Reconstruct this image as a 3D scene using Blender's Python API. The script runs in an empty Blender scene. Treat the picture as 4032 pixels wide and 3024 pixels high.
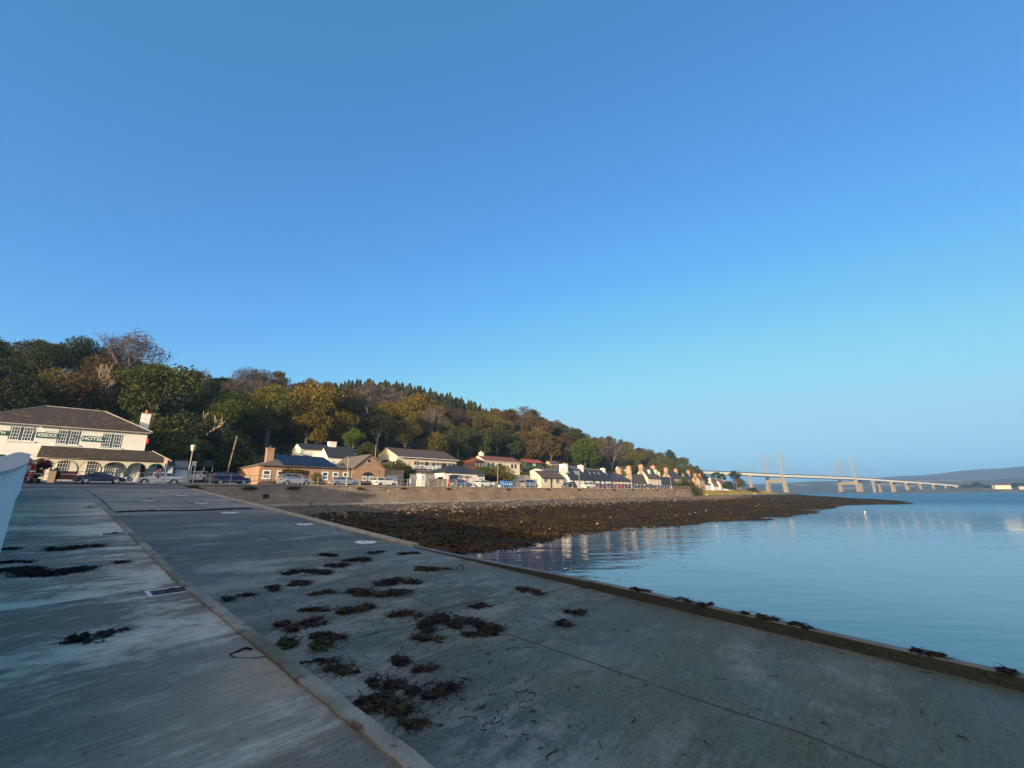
import bpy, bmesh, math, random
import numpy as np
from math import sin, cos, radians, pi, sqrt, atan2, hypot
from mathutils import Vector, Matrix, noise

# ------------------------------------------------------------------ camera
scene = bpy.context.scene
COL = scene.collection
F = 1650.0; PIT = radians(14.83); ROL = radians(0.5)
Fw = Vector((0, cos(PIT), sin(PIT)))
_r0 = Vector((1, 0, 0)); _u0 = Vector((0, -sin(PIT), cos(PIT)))
Rt = _r0*cos(ROL) - _u0*sin(ROL); Up = _r0*sin(ROL) + _u0*cos(ROL)
cam = bpy.data.cameras.new("camera"); camo = bpy.data.objects.new("camera", cam); COL.objects.link(camo)
cam.sensor_width = 36; cam.lens = F/4032*36; cam.clip_start = .1; cam.clip_end = 40000
camo.matrix_world = Matrix(((Rt.x, Up.x, -Fw.x, 0), (Rt.y, Up.y, -Fw.y, 0), (Rt.z, Up.z, -Fw.z, 0), (0, 0, 0, 1)))
scene.camera = camo
# ------------------------------------------------------------------ light
SUN_AZ = radians(204); SUN_EL = radians(7.5)
scene.view_settings.view_transform = 'Standard'; scene.view_settings.look = 'None'
scene.view_settings.exposure = 0.83; scene.view_settings.gamma = 1
W = bpy.data.worlds.new("World"); scene.world = W; W.use_nodes = True
_n = W.node_tree; sky = _n.nodes.new('ShaderNodeTexSky'); sky.sky_type = 'NISHITA'; sky.sun_disc = False
sky.sun_elevation = SUN_EL; sky.sun_rotation = SUN_AZ; sky.air_density = 1.0; sky.dust_density = 0.5; sky.ozone_density = 3.0
# tone of this evening's sky: the physical sky, each channel graded to the clear even blue of the day
_sp = _n.nodes.new('ShaderNodeSeparateColor'); _cb = _n.nodes.new('ShaderNodeCombineColor'); _n.links.new(sky.outputs[0], _sp.inputs[0])
for _i, (_a, _b, _c, _d) in enumerate(((0, .2, .025, .225), (0, .30, .10, .42), (.04, .28, .215, .530))):
    _s = _n.nodes.new('ShaderNodeMath'); _s.operation = 'MULTIPLY'; _s.inputs[1].default_value = .1; _n.links.new(_sp.outputs[_i], _s.inputs[0])
    _p = _n.nodes.new('ShaderNodeMapRange'); _p.interpolation_type = 'SMOOTHSTEP'; _n.links.new(_s.outputs[0], _p.inputs[0])
    for _j, _x in ((1, _a), (2, _b), (3, _c*10), (4, _d*10)): _p.inputs[_j].default_value = _x
    _n.links.new(_p.outputs[0], _cb.inputs[_i])
# the broad warm glow of the air round the low sun, behind the camera
_tc = _n.nodes.new('ShaderNodeTexCoord'); _dt = _n.nodes.new('ShaderNodeVectorMath'); _dt.operation = 'DOT_PRODUCT'; _n.links.new(_tc.outputs['Generated'], _dt.inputs[0])
_dt.inputs[1].default_value = (sin(SUN_AZ)*cos(SUN_EL), cos(SUN_AZ)*cos(SUN_EL), sin(SUN_EL))
_mx = _n.nodes.new('ShaderNodeMath'); _mx.operation = 'MAXIMUM'; _mx.inputs[1].default_value = 0; _n.links.new(_dt.outputs['Value'], _mx.inputs[0])
_p2 = _n.nodes.new('ShaderNodeMath'); _p2.operation = 'POWER'; _p2.inputs[1].default_value = 2; _n.links.new(_mx.outputs[0], _p2.inputs[0])
_gl = _n.nodes.new('ShaderNodeVectorMath'); _gl.operation = 'SCALE'; _gl.inputs[0].default_value = (13.5, 7.8, 1.8); _n.links.new(_p2.outputs[0], _gl.inputs['Scale'])
_ad = _n.nodes.new('ShaderNodeVectorMath'); _ad.operation = 'ADD'; _n.links.new(_cb.outputs[0], _ad.inputs[0]); _n.links.new(_gl.outputs[0], _ad.inputs[1])
_n.links.new(_ad.outputs[0], _n.nodes['Background'].inputs[0]); _n.nodes['Background'].inputs[1].default_value = 0.1
sl = bpy.data.lights.new("sun", 'SUN'); sl.energy = 5.0; sl.angle = radians(.5); sl.color = (1.0, .78, .50)
so = bpy.data.objects.new("sun", sl); COL.objects.link(so)
SUND = Vector((sin(SUN_AZ)*cos(SUN_EL), cos(SUN_AZ)*cos(SUN_EL), sin(SUN_EL)))
so.rotation_euler = SUND.to_track_quat('Z', 'Y').to_euler()
try:
    scene.cycles.max_bounces = 6; scene.cycles.transparent_max_bounces = 8; scene.cycles.volume_step_rate = 4
    scene.cycles.use_denoising = True
except Exception: pass

# ------------------------------------------------------------------ geometry of the place
def ray(x, y): return Fw + Rt*((x-2016)/F) + Up*((1512-y)/F)
def proj(p):
    p = Vector(p); d = p.dot(Fw)
    return (2016+F*p.dot(Rt)/d, 1512-F*p.dot(Up)/d, d) if d > .01 else (-9999, -9999, d)
def interp(x, tab):
    if x <= tab[0][0]: return tab[0][1]
    for (a, b), (c, d) in zip(tab, tab[1:]):
        if x <= c: return b+(d-b)*(x-a)/(c-a) if c > a else d
    return tab[-1][1]
def sstep(a, b, x):
    t = min(1, max(0, (x-a)/(b-a))); return t*t*(3-2*t)
WZ = -2.75                                   # water level, the eye is at z = 0
TH = radians(48.5); E = Vector((cos(TH), sin(TH), 0)); NI = Vector((-.755, .656, 0)).normalized()
A = Vector((-37.5, 43, 0))
SH = [A-E*120, A, A+E*165] + [Vector(p) for p in ((89, 200, 0), (114, 240, 0), (155, 290, 0), (197, 330, 0), (227, 350, 0), (245, 372, 0), (262, 420, 0))]
SS = [-120., 0., 165.]
for a, b in zip(SH[2:], SH[3:]): SS.append(SS[-1]+(b-a).length)
def shore(s):
    s = max(SS[0], min(SS[-1], s))
    for i in range(len(SS)-1):
        if s <= SS[i+1]: return SH[i].lerp(SH[i+1], (s-SS[i])/(SS[i+1]-SS[i]))
    return SH[-1].copy()
GT = [(-5, 1.42), (0, 1.42), (9, 1.5), (11, 1.6), (16, 2.0), (22, 2.4), (30, 4.5), (38, 7)]
SKY = [(-400, 1330), (0, 1330), (150, 1312), (210, 1306), (330, 1322), (400, 1345), (470, 1345), (540, 1368), (600, 1430), (720, 1445), (840, 1482),
       (950, 1462), (1100, 1472), (1200, 1487), (1280, 1515), (1400, 1545), (1600, 1560), (1800, 1610), (1970, 1625), (2050, 1605), (2170, 1642),
       (2240, 1692), (2400, 1722), (2500, 1752), (2590, 1792), (2650, 1768), (2700, 1812), (2750, 1852), (2790, 1885), (2850, 1915), (3200, 1945)]
def hor(x): return 1966.5-(x)*35.2/4032
_rc = {}
def ridge(s):
    k = round(s/4)
    if k not in _rc:
        P = shore(k*4)+NI*90; x, y, d = proj(P)
        if d < 20: x = -400; d = 100
        _rc[k] = min(44, max(1.0, (hor(x)-interp(x, SKY))/F*d*.985 - 10))
    return _rc[k]
def gz(s, q):
    base = interp(q, GT)
    fade = 1-sstep(165, 260, s)
    if q < 38: z = 1.0+(base-1.42)*.6 + (base-1.0-(base-1.42)*.6)*fade
    else:
        b0 = 1.0+(7-1.42)*.6 + (7-1.0-(7-1.42)*.6)*fade
        top = ridge(s)
        b0 = min(b0, max(top, 1))
        t = min(1, (q-38)/52); z = b0+(top-b0)*(t**.9)
        if q > 90:
            up = 30*sstep(20, 70, s)*(1-sstep(190, 240, s))
            z = top + up*sstep(90, 190, q)
    if s > 165:                                    # grass bank falling to the beach
        z = min(z, -1.3+max(0, q)*.22+ (0 if q > 0 else q*.1)) if q < 12 else z
    z -= 5*sstep(385, 420, s)
    return z
def G(s, q): return shore(s)+NI*q+Vector((0, 0, gz(s, q)))
def at(px, q):
    """ground point behind the road edge at offset q that is seen in column px"""
    lo, hi = -60., 415.
    for _ in range(50):
        m = (lo+hi)/2; x, y, d = proj(G(m, q))
        if d > 1 and x > px: hi = m
        elif d <= 1: lo = m
        else: lo = m
    return G(lo, q), lo

# ------------------------------------------------------------------ materials
_mc = {}
def nd(t, T, **k):
    n = t.nodes.new(T)
    for a, b in k.items():
        if a.startswith('i_'): n.inputs[a[2:].replace('_', ' ')].default_value = b
        else: setattr(n, a, b)
    return n
def mix(t, fac, a, b, mode='MIX'):
    m = t.nodes.new('ShaderNodeMix'); m.data_type = 'RGBA'; m.blend_type = mode
    for sock, v in ((m.inputs[0], fac), (m.inputs[6], a), (m.inputs[7], b)):
        if isinstance(v, (int, float)): sock.default_value = v
        elif isinstance(v, tuple): sock.default_value = (*v[:3], 1)
        else: t.links.new(v, sock)
    return m.outputs[2]
def coords(t, kind='Object', sc=(1, 1, 1), rot=(0, 0, 0), loc=(0, 0, 0)):
    c = t.nodes.new('ShaderNodeTexCoord'); m = t.nodes.new('ShaderNodeMapping')
    m.inputs[3].default_value = sc; m.inputs[2].default_value = rot; m.inputs[1].default_value = loc
    t.links.new(c.outputs[kind], m.inputs[0]); return m.outputs[0]
def nz(t, v, scale, detail=5, lo=.35, hi=.65, rough=.55):
    n = t.nodes.new('ShaderNodeTexNoise'); n.inputs['Scale'].default_value = scale; n.inputs['Detail'].default_value = detail
    n.inputs['Roughness'].default_value = rough; t.links.new(v, n.inputs['Vector'])
    if lo is None: return n.outputs[0]
    r = t.nodes.new('ShaderNodeMapRange'); r.inputs[1].default_value = lo; r.inputs[2].default_value = hi
    t.links.new(n.outputs[0], r.inputs[0]); return r.outputs[0]
def newmat(name):
    m = bpy.data.materials.new(name); m.use_nodes = True; t = m.node_tree
    return m, t, t.nodes['Principled BSDF']
def bump(t, b, h, strength=.4, dist=.05):
    n = t.nodes.new('ShaderNodeBump'); n.inputs['Strength'].default_value = strength; n.inputs['Distance'].default_value = dist
    t.links.new(h, n.inputs['Height']); t.links.new(n.outputs[0], b.inputs['Normal'])
def M(name, c1, c2=None, sc=1.0, rough=.8, bmp=0, bsc=None, metal=0, st=(1, 1, 1), lo=.35, hi=.65, spec=.5, coat=0, emit=None):
    if name in _mc: return _mc[name]
    m, t, b = newmat(name)
    b.inputs['Roughness'].default_value = rough; b.inputs['Metallic'].default_value = metal
    b.inputs['Specular IOR Level'].default_value = spec; b.inputs['Coat Weight'].default_value = coat
    v = coords(t, 'Object', st)
    if c2: t.links.new(mix(t, nz(t, v, sc, lo=lo, hi=hi), c1, c2), b.inputs['Base Color'])
    else: b.inputs['Base Color'].default_value = (*c1, 1)
    if bmp: bump(t, b, nz(t, v, bsc or sc*4, lo=None), bmp, .05)
    _mc[name] = m; return m
def wallmat(name, c1, c2, bw=.6, bh=.25, mortar=(.25, .22, .18), stain=(.1, .08, .05), rough=.9):
    """stone or brick laid in courses; x+y along the wall, z up"""
    if name in _mc: return _mc[name]
    m, t, b = newmat(name); b.inputs['Roughness'].default_value = rough
    c = t.nodes.new('ShaderNodeTexCoord'); s = t.nodes.new('ShaderNodeSeparateXYZ'); t.links.new(c.outputs['Object'], s.inputs[0])
    a = nd(t, 'ShaderNodeMath', operation='ADD'); t.links.new(s.outputs[0], a.inputs[0]); t.links.new(s.outputs[1], a.inputs[1])
    k = t.nodes.new('ShaderNodeCombineXYZ'); t.links.new(a.outputs[0], k.inputs[0]); t.links.new(s.outputs[2], k.inputs[1])
    br = t.nodes.new('ShaderNodeTexBrick'); br.inputs['Scale'].default_value = 1; br.inputs['Brick Width'].default_value = bw
    br.inputs['Row Height'].default_value = bh; br.inputs['Mortar Size'].default_value = .012; br.inputs['Bias'].default_value = 0
    br.inputs['Color1'].default_value = (*c1, 1); br.inputs['Color2'].default_value = (*c2, 1); br.inputs['Mortar'].default_value = (*mortar, 1)
    t.links.new(k.outputs[0], br.inputs['Vector'])
    v = coords(t, 'Object', (1, 1, 1))
    col = mix(t, nz(t, v, .7, lo=.5, hi=.75), br.outputs[0], stain)
    col = mix(t, nz(t, v, 5, lo=.3, hi=.7), col, mix(t, .35, col, (.6, .5, .4)))
    t.links.new(col, b.inputs['Base Color']); bump(t, b, br.outputs['Fac'], -.3, .03)
    _mc[name] = m; return m
def roofmat(name, c1, c2, spot=None, row=.3, rough=.75):
    if name in _mc: return _mc[name]
    m, t, b = newmat(name); b.inputs['Roughness'].default_value = rough
    c = t.nodes.new('ShaderNodeTexCoord'); s = t.nodes.new('ShaderNodeSeparateXYZ'); t.links.new(c.outputs['Object'], s.inputs[0])
    k = t.nodes.new('ShaderNodeCombineXYZ'); t.links.new(s.outputs[0], k.inputs[0]); t.links.new(s.outputs[1], k.inputs[1])
    br = t.nodes.new('ShaderNodeTexBrick'); br.inputs['Scale'].default_value = 1; br.inputs['Brick Width'].default_value = .35
    br.inputs['Row Height'].default_value = row; br.inputs['Mortar Size'].default_value = .02; br.inputs['Bias'].default_value = 0
    br.inputs['Color1'].default_value = (*c1, 1); br.inputs['Color2'].default_value = (*c2, 1)
    br.inputs['Mortar'].default_value = (*[x*.4 for x in c1], 1); t.links.new(k.outputs[0], br.inputs['Vector'])
    v = coords(t, 'Object', (1, 1, 1)); col = mix(t, nz(t, v, .8, lo=.3, hi=.7), br.outputs[0], c2)
    if spot:
        v2 = coords(t, 'Object', (1.2, 2.5, 1)); col = mix(t, nz(t, v2, 1.7, lo=.60, hi=.68), col, spot)
    t.links.new(col, b.inputs['Base Color']); bump(t, b, br.outputs['Fac'], -.4, .03)
    _mc[name] = m; return m

# ------------------------------------------------------------------ mesh helpers
class MB:
    def __init__(s): s.v = []; s.f = []
    def poly(s, pts, faces):
        o = len(s.v); s.v += [tuple(p) for p in pts]; s.f += [tuple(i+o for i in f) for f in faces]; return s
    def box(s, x0, x1, y0, y1, z0, z1):
        return s.poly([(x0, y0, z0), (x1, y0, z0), (x1, y1, z0), (x0, y1, z0), (x0, y0, z1), (x1, y0, z1), (x1, y1, z1), (x0, y1, z1)],
                      [(0, 3, 2, 1), (4, 5, 6, 7), (0, 1, 5, 4), (1, 2, 6, 5), (2, 3, 7, 6), (3, 0, 4, 7)])
    def tube(s, pts, rs, n=6, cap=True):
        pts = [Vector(p) for p in pts]
        if not isinstance(rs, (list, tuple)): rs = [rs]*len(pts)
        o = len(s.v)
        for i, p in enumerate(pts):
            d = (pts[min(i+1, len(pts)-1)]-pts[max(i-1, 0)])
            if d.length < 1e-6: d = Vector((0, 0, 1))
            d.normalize(); a = d.orthogonal().normalized(); b = d.cross(a)
            s.v += [tuple(p+(a*cos(2*pi*k/n)+b*sin(2*pi*k/n))*rs[i]) for k in range(n)]
        for i in range(len(pts)-1):
            for k in range(n): s.f.append((o+i*n+k, o+i*n+(k+1) % n, o+(i+1)*n+(k+1) % n, o+(i+1)*n+k))
        if cap: s.f.append(tuple(o+k for k in range(n))[::-1]); s.f.append(tuple(o+(len(pts)-1)*n+k for k in range(n)))
        return s
    def prism(s, poly, axis, a, b):
        """poly of 2-D points extruded along axis 'x','y' or 'z' from a to b"""
        mk = {'x': lambda p, t: (t, p[0], p[1]), 'y': lambda p, t: (p[0], t, p[1]), 'z': lambda p, t: (p[0], p[1], t)}[axis]
        n = len(poly); s.poly([mk(p, a) for p in poly]+[mk(p, b) for p in poly],
                              [tuple(range(n)), tuple(range(n, 2*n))[::-1]]+[(i, i+n, (i+1) % n+n, (i+1) % n) for i in range(n)])
        return s
    def build(s, name, mat, parent=None, smooth=False, fix=True):
        me = bpy.data.meshes.new(name); me.from_pydata(s.v, [], s.f)
        if fix:
            bm = bmesh.new(); bm.from_mesh(me); bmesh.ops.recalc_face_normals(bm, faces=bm.faces); bm.to_mesh(me); bm.free()
        if smooth: me.polygons.foreach_set('use_smooth', [True]*len(me.polygons))
        o = bpy.data.objects.new(name, me); COL.objects.link(o)
        if mat: me.materials.append(mat)
        if parent: o.parent = parent
        return o
def tag(o, label=None, cat=None, group=None, kind=None):
    if label: o['label'] = label
    if cat: o['category'] = cat
    if group: o['group'] = group
    if kind: o['kind'] = kind
    return o
def empty(name, loc=(0, 0, 0), rz=0):
    o = bpy.data.objects.new(name, None); COL.objects.link(o); o.location = loc; o.rotation_euler = (0, 0, rz); o.empty_display_size = .3; return o
def copy_tree(o, parent=None):
    c = o.copy(); COL.objects.link(c); c.parent = parent
    for ch in list(o.children): copy_tree(ch, c)
    return c
ORD = ['', 'second ', 'third ', 'fourth ', 'fifth ', 'sixth ', 'seventh ', 'eighth ', 'ninth ', 'tenth ', 'eleventh ', 'twelfth ', 'thirteenth ', 'fourteenth ',
       'fifteenth ', 'sixteenth ', 'seventeenth ', 'eighteenth ', 'nineteenth ', 'twentieth ', 'twenty first ', 'twenty second ', 'twenty third ', 'twenty fourth ']
# ------------------------------------------------------------------ the slipway, in its own frame: x = u (up the slope), y = v (across)
SL = .0678; UD = Vector((-.7585, .6517, 0)); VD = Vector((.6517, .7585, 0)); H0 = 2.5
slipM = Matrix(((UD.x, -VD.x, 0, 0), (UD.y, -VD.y, 0, 0), (0, 0, 1, 0), (0, 0, 0, 1)))
# local frame: X = u, Y = -v (right handed)
def slp(u): return -H0+SL*u
def slip_obj(o): o.matrix_world = slipM; return o
def slip_uv(px, py, dz=0):
    r = ray(px, py); t = (-H0+dz)/(r.z-SL*(r.x*UD.x+r.y*UD.y)); P = r*t
    return P.dot(UD), P.dot(VD)
EDGE = [(-60, 9.7), (14, 9.65), (27, 10.3), (37, 10.7), (48, 11.2), (60, 11.4)]
KERB = [(-60, 2.8), (12, 2.8), (28, 3.28), (34, 3.4)]

def concrete(name, base, dark, light, algae, wetlow, seed=0, upper=None):
    m, t, b = newmat(name)
    v = coords(t, 'Object', (1, 1, 1), loc=(seed, seed*2, 0))
    vs = coords(t, 'Object', (1.0, .38, 1), loc=(seed, 0, 0))        # streaks lie across the slope
    vf = coords(t, 'Object', (1.0, .10, 1), loc=(seed, 3, 0), rot=(0, 0, .12))
    vg = coords(t, 'Object', (.8, .5, 1), loc=(seed*3, 9, 0))
    col = mix(t, nz(t, vg, .30, 8, .46, .55, .6), base, dark)
    col = mix(t, nz(t, vs, 1.1, 9, .50, .66, .65), col, dark)
    col = mix(t, nz(t, vg, .42, 10, .525, .60, .72), col, light)
    col = mix(t, nz(t, vs, 2.4, 10, .54, .62, .75), col, mix(t, .55, col, light)); col = mix(t, nz(t, vs, .8, 9, .54, .60, .7), col, mix(t, .7, col, light))
    sep = t.nodes.new('ShaderNodeSeparateXYZ'); tc = t.nodes.new('ShaderNodeTexCoord'); t.links.new(tc.outputs['Object'], sep.inputs[0])
    if algae:
        r = nd(t, 'ShaderNodeMapRange'); r.inputs[1].default_value = 12; r.inputs[2].default_value = 0; t.links.new(sep.outputs[0], r.inputs[0])
        a = nd(t, 'ShaderNodeMath', operation='MULTIPLY'); t.links.new(r.outputs[0], a.inputs[0]); t.links.new(nz(t, v, .38, 8, .38, .56, .65), a.inputs[1])
        col = mix(t, a.outputs[0], col, algae)
    if wetlow:                                                          # the tide-wetted band is darker concrete with slime
        r = nd(t, 'ShaderNodeMapRange'); r.inputs[1].default_value = wetlow[1]; r.inputs[2].default_value = wetlow[0]; t.links.new(sep.outputs[0], r.inputs[0])
        r2 = nd(t, 'ShaderNodeMapRange'); r2.inputs[1].default_value = 30; r2.inputs[2].default_value = 24; t.links.new(sep.outputs[0], r2.inputs[0])
        n = nd(t, 'ShaderNodeMath', operation='MULTIPLY'); t.links.new(r.outputs[0], n.inputs[0]); t.links.new(nz(t, vs, .5, 6, .25, .5), n.inputs[1])
        n2 = nd(t, 'ShaderNodeMath', operation='MULTIPLY'); t.links.new(n.outputs[0], n2.inputs[0]); t.links.new(r2.outputs[0], n2.inputs[1])
        col = mix(t, n2.outputs[0], col, wetlow[2])
    if upper:                                                           # above the tide the concrete has dried and bleached
        r = nd(t, 'ShaderNodeMapRange'); r.inputs[1].default_value = upper[0]; r.inputs[2].default_value = upper[1]; t.links.new(sep.outputs[0], r.inputs[0])
        n = nd(t, 'ShaderNodeMath', operation='MULTIPLY'); t.links.new(r.outputs[0], n.inputs[0]); t.links.new(nz(t, vs, .45, 8, .36, .58), n.inputs[1]); col = mix(t, n.outputs[0], col, upper[2])
    # brushed ridges and pitting
    fine = nz(t, vf, 24, 4, .35, .65); col = mix(t, fine, col, mix(t, .28, col, (0, 0, 0)))
    sp = nz(t, v, 30, 5, .35, .7); col = mix(t, sp, col, mix(t, .10, col, (.7, .7, .66)))
    col = mix(t, nz(t, v, 9, 4, .68, .72), col, mix(t, .5, col, (.02, .02, .02)))
    t.links.new(col, b.inputs['Base Color'])
    ro = nd(t, 'ShaderNodeMapRange'); ro.inputs[3].default_value = .55; ro.inputs[4].default_value = .95
    t.links.new(nz(t, vs, .7, 5, .3, .7), ro.inputs[0]); t.links.new(ro.outputs[0], b.inputs['Roughness'])
    h = nd(t, 'ShaderNodeMath', operation='ADD'); t.links.new(fine, h.inputs[0]); t.links.new(nz(t, v, 9, 8, None), h.inputs[1])
    bump(t, b, h.outputs[0], .35, .010)
    return m
c_lane = concrete('lane_concrete', (.42, .31, .185), (.19, .145, .088), (.70, .60, .44), (.12, .135, .10), None, 3)
c_slip = concrete('slip_concrete', (.092, .115, .082), (.046, .060, .042), (.24, .25, .21), (.055, .078, .042), (22, 20, (.060, .062, .055)), 17, (22, 30, (.30, .25, .175)))
c_road = M('worn_asphalt', (.10, .098, .092), (.17, .165, .155), .6, .9, .3, 30)
c_kerb = M('kerb_concrete', (.34, .31, .24), (.22, .17, .11), 2.2, .85, .5, 20, st=(.6, 1, 1), lo=.45, hi=.7)

def strip(tabL, tabR, u0, u1, du, dz=0.0):
    m = MB(); us = np.arange(u0, u1+1e-6, du)
    for i, u in enumerate(us):
        a = interp(u, tabL) if isinstance(tabL, list) else tabL; b = interp(u, tabR) if isinstance(tabR, list) else tabR
        m.v += [(u, -a, slp(u)+dz), (u, -b, slp(u)+dz)]
    for i in range(len(us)-1): m.f.append((2*i, 2*i+1, 2*i+3, 2*i+2))
    return m
WV = [(-30, -1.5), (0, -.6), (5, -.3), (10, -.05), (17, .12), (34, .2), (45.7, .43)]
o = slip_obj(strip(-30, KERB, -40, 34.0, 1.0).build('pavement', c_lane)); tag(o, kind='structure')
o = slip_obj(strip([(-60, 2.8), (12, 2.8), (28, 3.28), (34, 3.4), (34.01, -30), (50, -30)], EDGE, -40, 50, .5, -.05).build('slipway', c_slip)); tag(o, kind='structure')
o = slip_obj(strip(-30, EDGE, 50, 58, 1, -.02).build('road_apron', c_road)); tag(o, kind='structure')
# side wall of the slip down to the beach, and its flush coping
m = MB()
us = np.arange(-40, 58.1, 1.0)
for u in us:
    e = interp(u, EDGE); m.v += [(u, -e-.002, slp(u)-.06), (u, -e-.25, slp(u)-4.2)]
for i in range(len(us)-1): m.f.append((2*i, 2*i+1, 2*i+3, 2*i+2))
c_side = M('slip_side', (.14, .13, .10), (.08, .08, .06), 1.2, .9, .5, 12)
o = slip_obj(m.build('slipway_side', c_side)); tag(o, kind='structure')

# raised timber edged kerb between the two lanes
def beam(name, tab, w, u0, u1, z0, z1_, mat, du=1.0, side=1, jag=0, taper=None):
    m = MB(); us = list(np.arange(u0, u1+1e-6, du)); rr = random.Random(5)
    for u in us:
        a = interp(u, tab); b = a+w*side; j = rr.uniform(-jag, jag); k = rr.uniform(-jag, jag)
        z1 = z1_ if not taper else z1_*(1-sstep(taper[0], taper[1], u))+.0; z = slp(u); m.v += [(u, -a-j, z+z0), (u, -a-j, z+z1-.015), (u, -a-.02*side-j, z+z1), (u, -b+.02*side-k, z+z1), (u, -b-k, z+z1-.015), (u, -b-k, z+z0)]
    for i in range(len(us)-1):
        for k in range(5): m.f.append((6*i+k, 6*i+k+1, 6*i+k+7, 6*i+k+6))
    m.f.append(tuple(range(6))); m.f.append(tuple(range(6*len(us)-6, 6*len(us))))
    return slip_obj(m.build(name, mat))
def rustkerb():
    m, t, b = newmat('stained_kerb'); v = coords(t, 'Object', (1, 1, 1)); v2 = coords(t, 'Object', (.7, 1.5, 1))
    col = mix(t, nz(t, v2, 1.5, 8, .35, .65), (.36, .33, .25), (.22, .20, .15)); col = mix(t, nz(t, v, .35, 4, .52, .66), col, (.12, .13, .075))
    rust = nd(t, 'ShaderNodeMath', operation='MULTIPLY'); t.links.new(nz(t, v2, 4.5, 6, .56, .64), rust.inputs[0]); t.links.new(nz(t, v, .4, 3, .38, .5), rust.inputs[1])
    col = mix(t, rust.outputs[0], col, (.14, .085, .05))
    col = mix(t, nz(t, v, 40, 3, .35, .7), col, mix(t, .3, col, (.02, .02, .02)))
    t.links.new(col, b.inputs['Base Color']); b.inputs['Roughness'].default_value = .85; bump(t, b, nz(t, v, 14, 6, None), .7, .03); return m
rk = rustkerb()
k1 = beam('kerb', [(a, b-.17) for a, b in KERB], .19, -12, 34, -.1, .045, rk, .22, 1, .014)
tag(k1, 'long stained concrete kerb with rust spots dividing narrow lane from wide slipway', 'kerb')
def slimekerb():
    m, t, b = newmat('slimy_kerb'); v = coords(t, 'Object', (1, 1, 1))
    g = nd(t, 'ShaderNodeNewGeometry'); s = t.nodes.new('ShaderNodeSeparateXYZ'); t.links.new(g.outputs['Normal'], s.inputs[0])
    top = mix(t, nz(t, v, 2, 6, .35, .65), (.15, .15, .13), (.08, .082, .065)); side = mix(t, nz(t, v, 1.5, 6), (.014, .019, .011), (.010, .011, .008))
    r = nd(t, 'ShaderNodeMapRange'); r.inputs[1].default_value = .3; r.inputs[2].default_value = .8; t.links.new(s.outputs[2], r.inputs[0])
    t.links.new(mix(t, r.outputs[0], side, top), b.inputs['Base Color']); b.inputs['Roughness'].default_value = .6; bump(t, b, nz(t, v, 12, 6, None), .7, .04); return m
sk = slimekerb()
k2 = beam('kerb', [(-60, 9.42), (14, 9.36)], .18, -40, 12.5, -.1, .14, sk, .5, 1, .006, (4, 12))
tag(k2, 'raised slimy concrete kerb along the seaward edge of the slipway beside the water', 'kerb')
k3 = beam('kerb', [(13, 9.4), (14, 9.4), (27, 10.0), (37, 10.4), (48, 10.9)], .3, 12.7, 49, -.12, .035, c_kerb, .5, 1, .006)
tag(k3, 'low pale coping kerb along the upper slipway edge beside the weedy beach', 'kerb')

# joints cut between the cast slabs: narrow dark filled grooves 4 mm above the slab
jm = M('joint_filler', (.035, .035, .033), (.07, .068, .06), 3, .95)
def joint(pts, w=.02, dz=-.046, name='slab_joint'):
    m = MB(); rr = random.Random(len(pts)); P = []
    for (a, b), (c, d) in zip(pts, pts[1:]):
        n = max(2, int(hypot(c-a, d-b)/.4))
        P += [(a+(c-a)*i/n, b+(d-b)*i/n) for i in range(n)]
    P.append(pts[-1]); L = len(P)
    for i, (u, v) in enumerate(P):
        q = P[min(i+1, L-1)]; p = P[max(i-1, 0)]; d = Vector((q[0]-p[0], q[1]-p[1])); d.normalize(); n = Vector((-d.y, d.x))*(w/2*rr.uniform(.5, 1.4)); j = rr.uniform(-.012, .012)
        m.v += [(u+n.x+j, -(v+n.y+j), slp(u)+dz), (u-n.x+j, -(v-n.y+j), slp(u)+dz)]
    for i in range(L-1): m.f.append((2*i, 2*i+1, 2*i+3, 2*i+2))
    o = slip_obj(m.build(name, jm)); tag(o, kind='structure'); return o
# short cracks wandering from the joints
cr = random.Random(12)
for i in range(9):
    u = cr.uniform(0, 20); v = cr.uniform(3.6, 8.8); a = cr.uniform(0, 6.28); pts = [(u, v)]
    for j in range(cr.randint(3, 6)): a += cr.gauss(0, .5); pts.append((pts[-1][0]+cos(a)*.3, min(9.1, max(3.3, pts[-1][1]+sin(a)*.3))))
    joint(pts, .007)
# long joint down the middle of the wide slip, from pixels of the photograph
J = [(3500, 3024), (3150, 2885), (2700, 2740), (2420, 2640), (2010, 2500), (1700, 2385), (1380, 2250), (1190, 2170), (960, 2077), (830, 2010)]
joint([slip_uv(*p, dz=-.05) for p in J], .026)
joint([slip_uv(*p, dz=-.05) for p in ((835, 2010), (720, 1968), (655, 1950), (560, 1932))], .05)
joint([slip_uv(*p, dz=-.05) for p in ((445, 2012), (395, 1965), (350, 1935), (316, 1922))], .10)
for a, b in (((1276, 2541), (1799, 2420)), ((1890, 2396), (2330, 2290)), ((1600, 2430), (1950, 2350)), ((1050, 2130), (1700, 2120))):
    u, v = slip_uv(*a, dz=-.05); u2, v2 = slip_uv(*b, dz=-.05); joint([(u, v), (u2, v2)], .022)
for u in (24.5, 30.0, 38.5, 44.5): joint([(u, 3.1 if u < 32 else .3), (u+.05, 9.3)], .03)
joint([(11.1, .15), (11.2, 2.78)], .03, .004); joint([(22.0, .15), (22.0, 3.1)], .03, .004); joint([(2.2, .15), (2.2, 2.78)], .012, .004)

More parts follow.
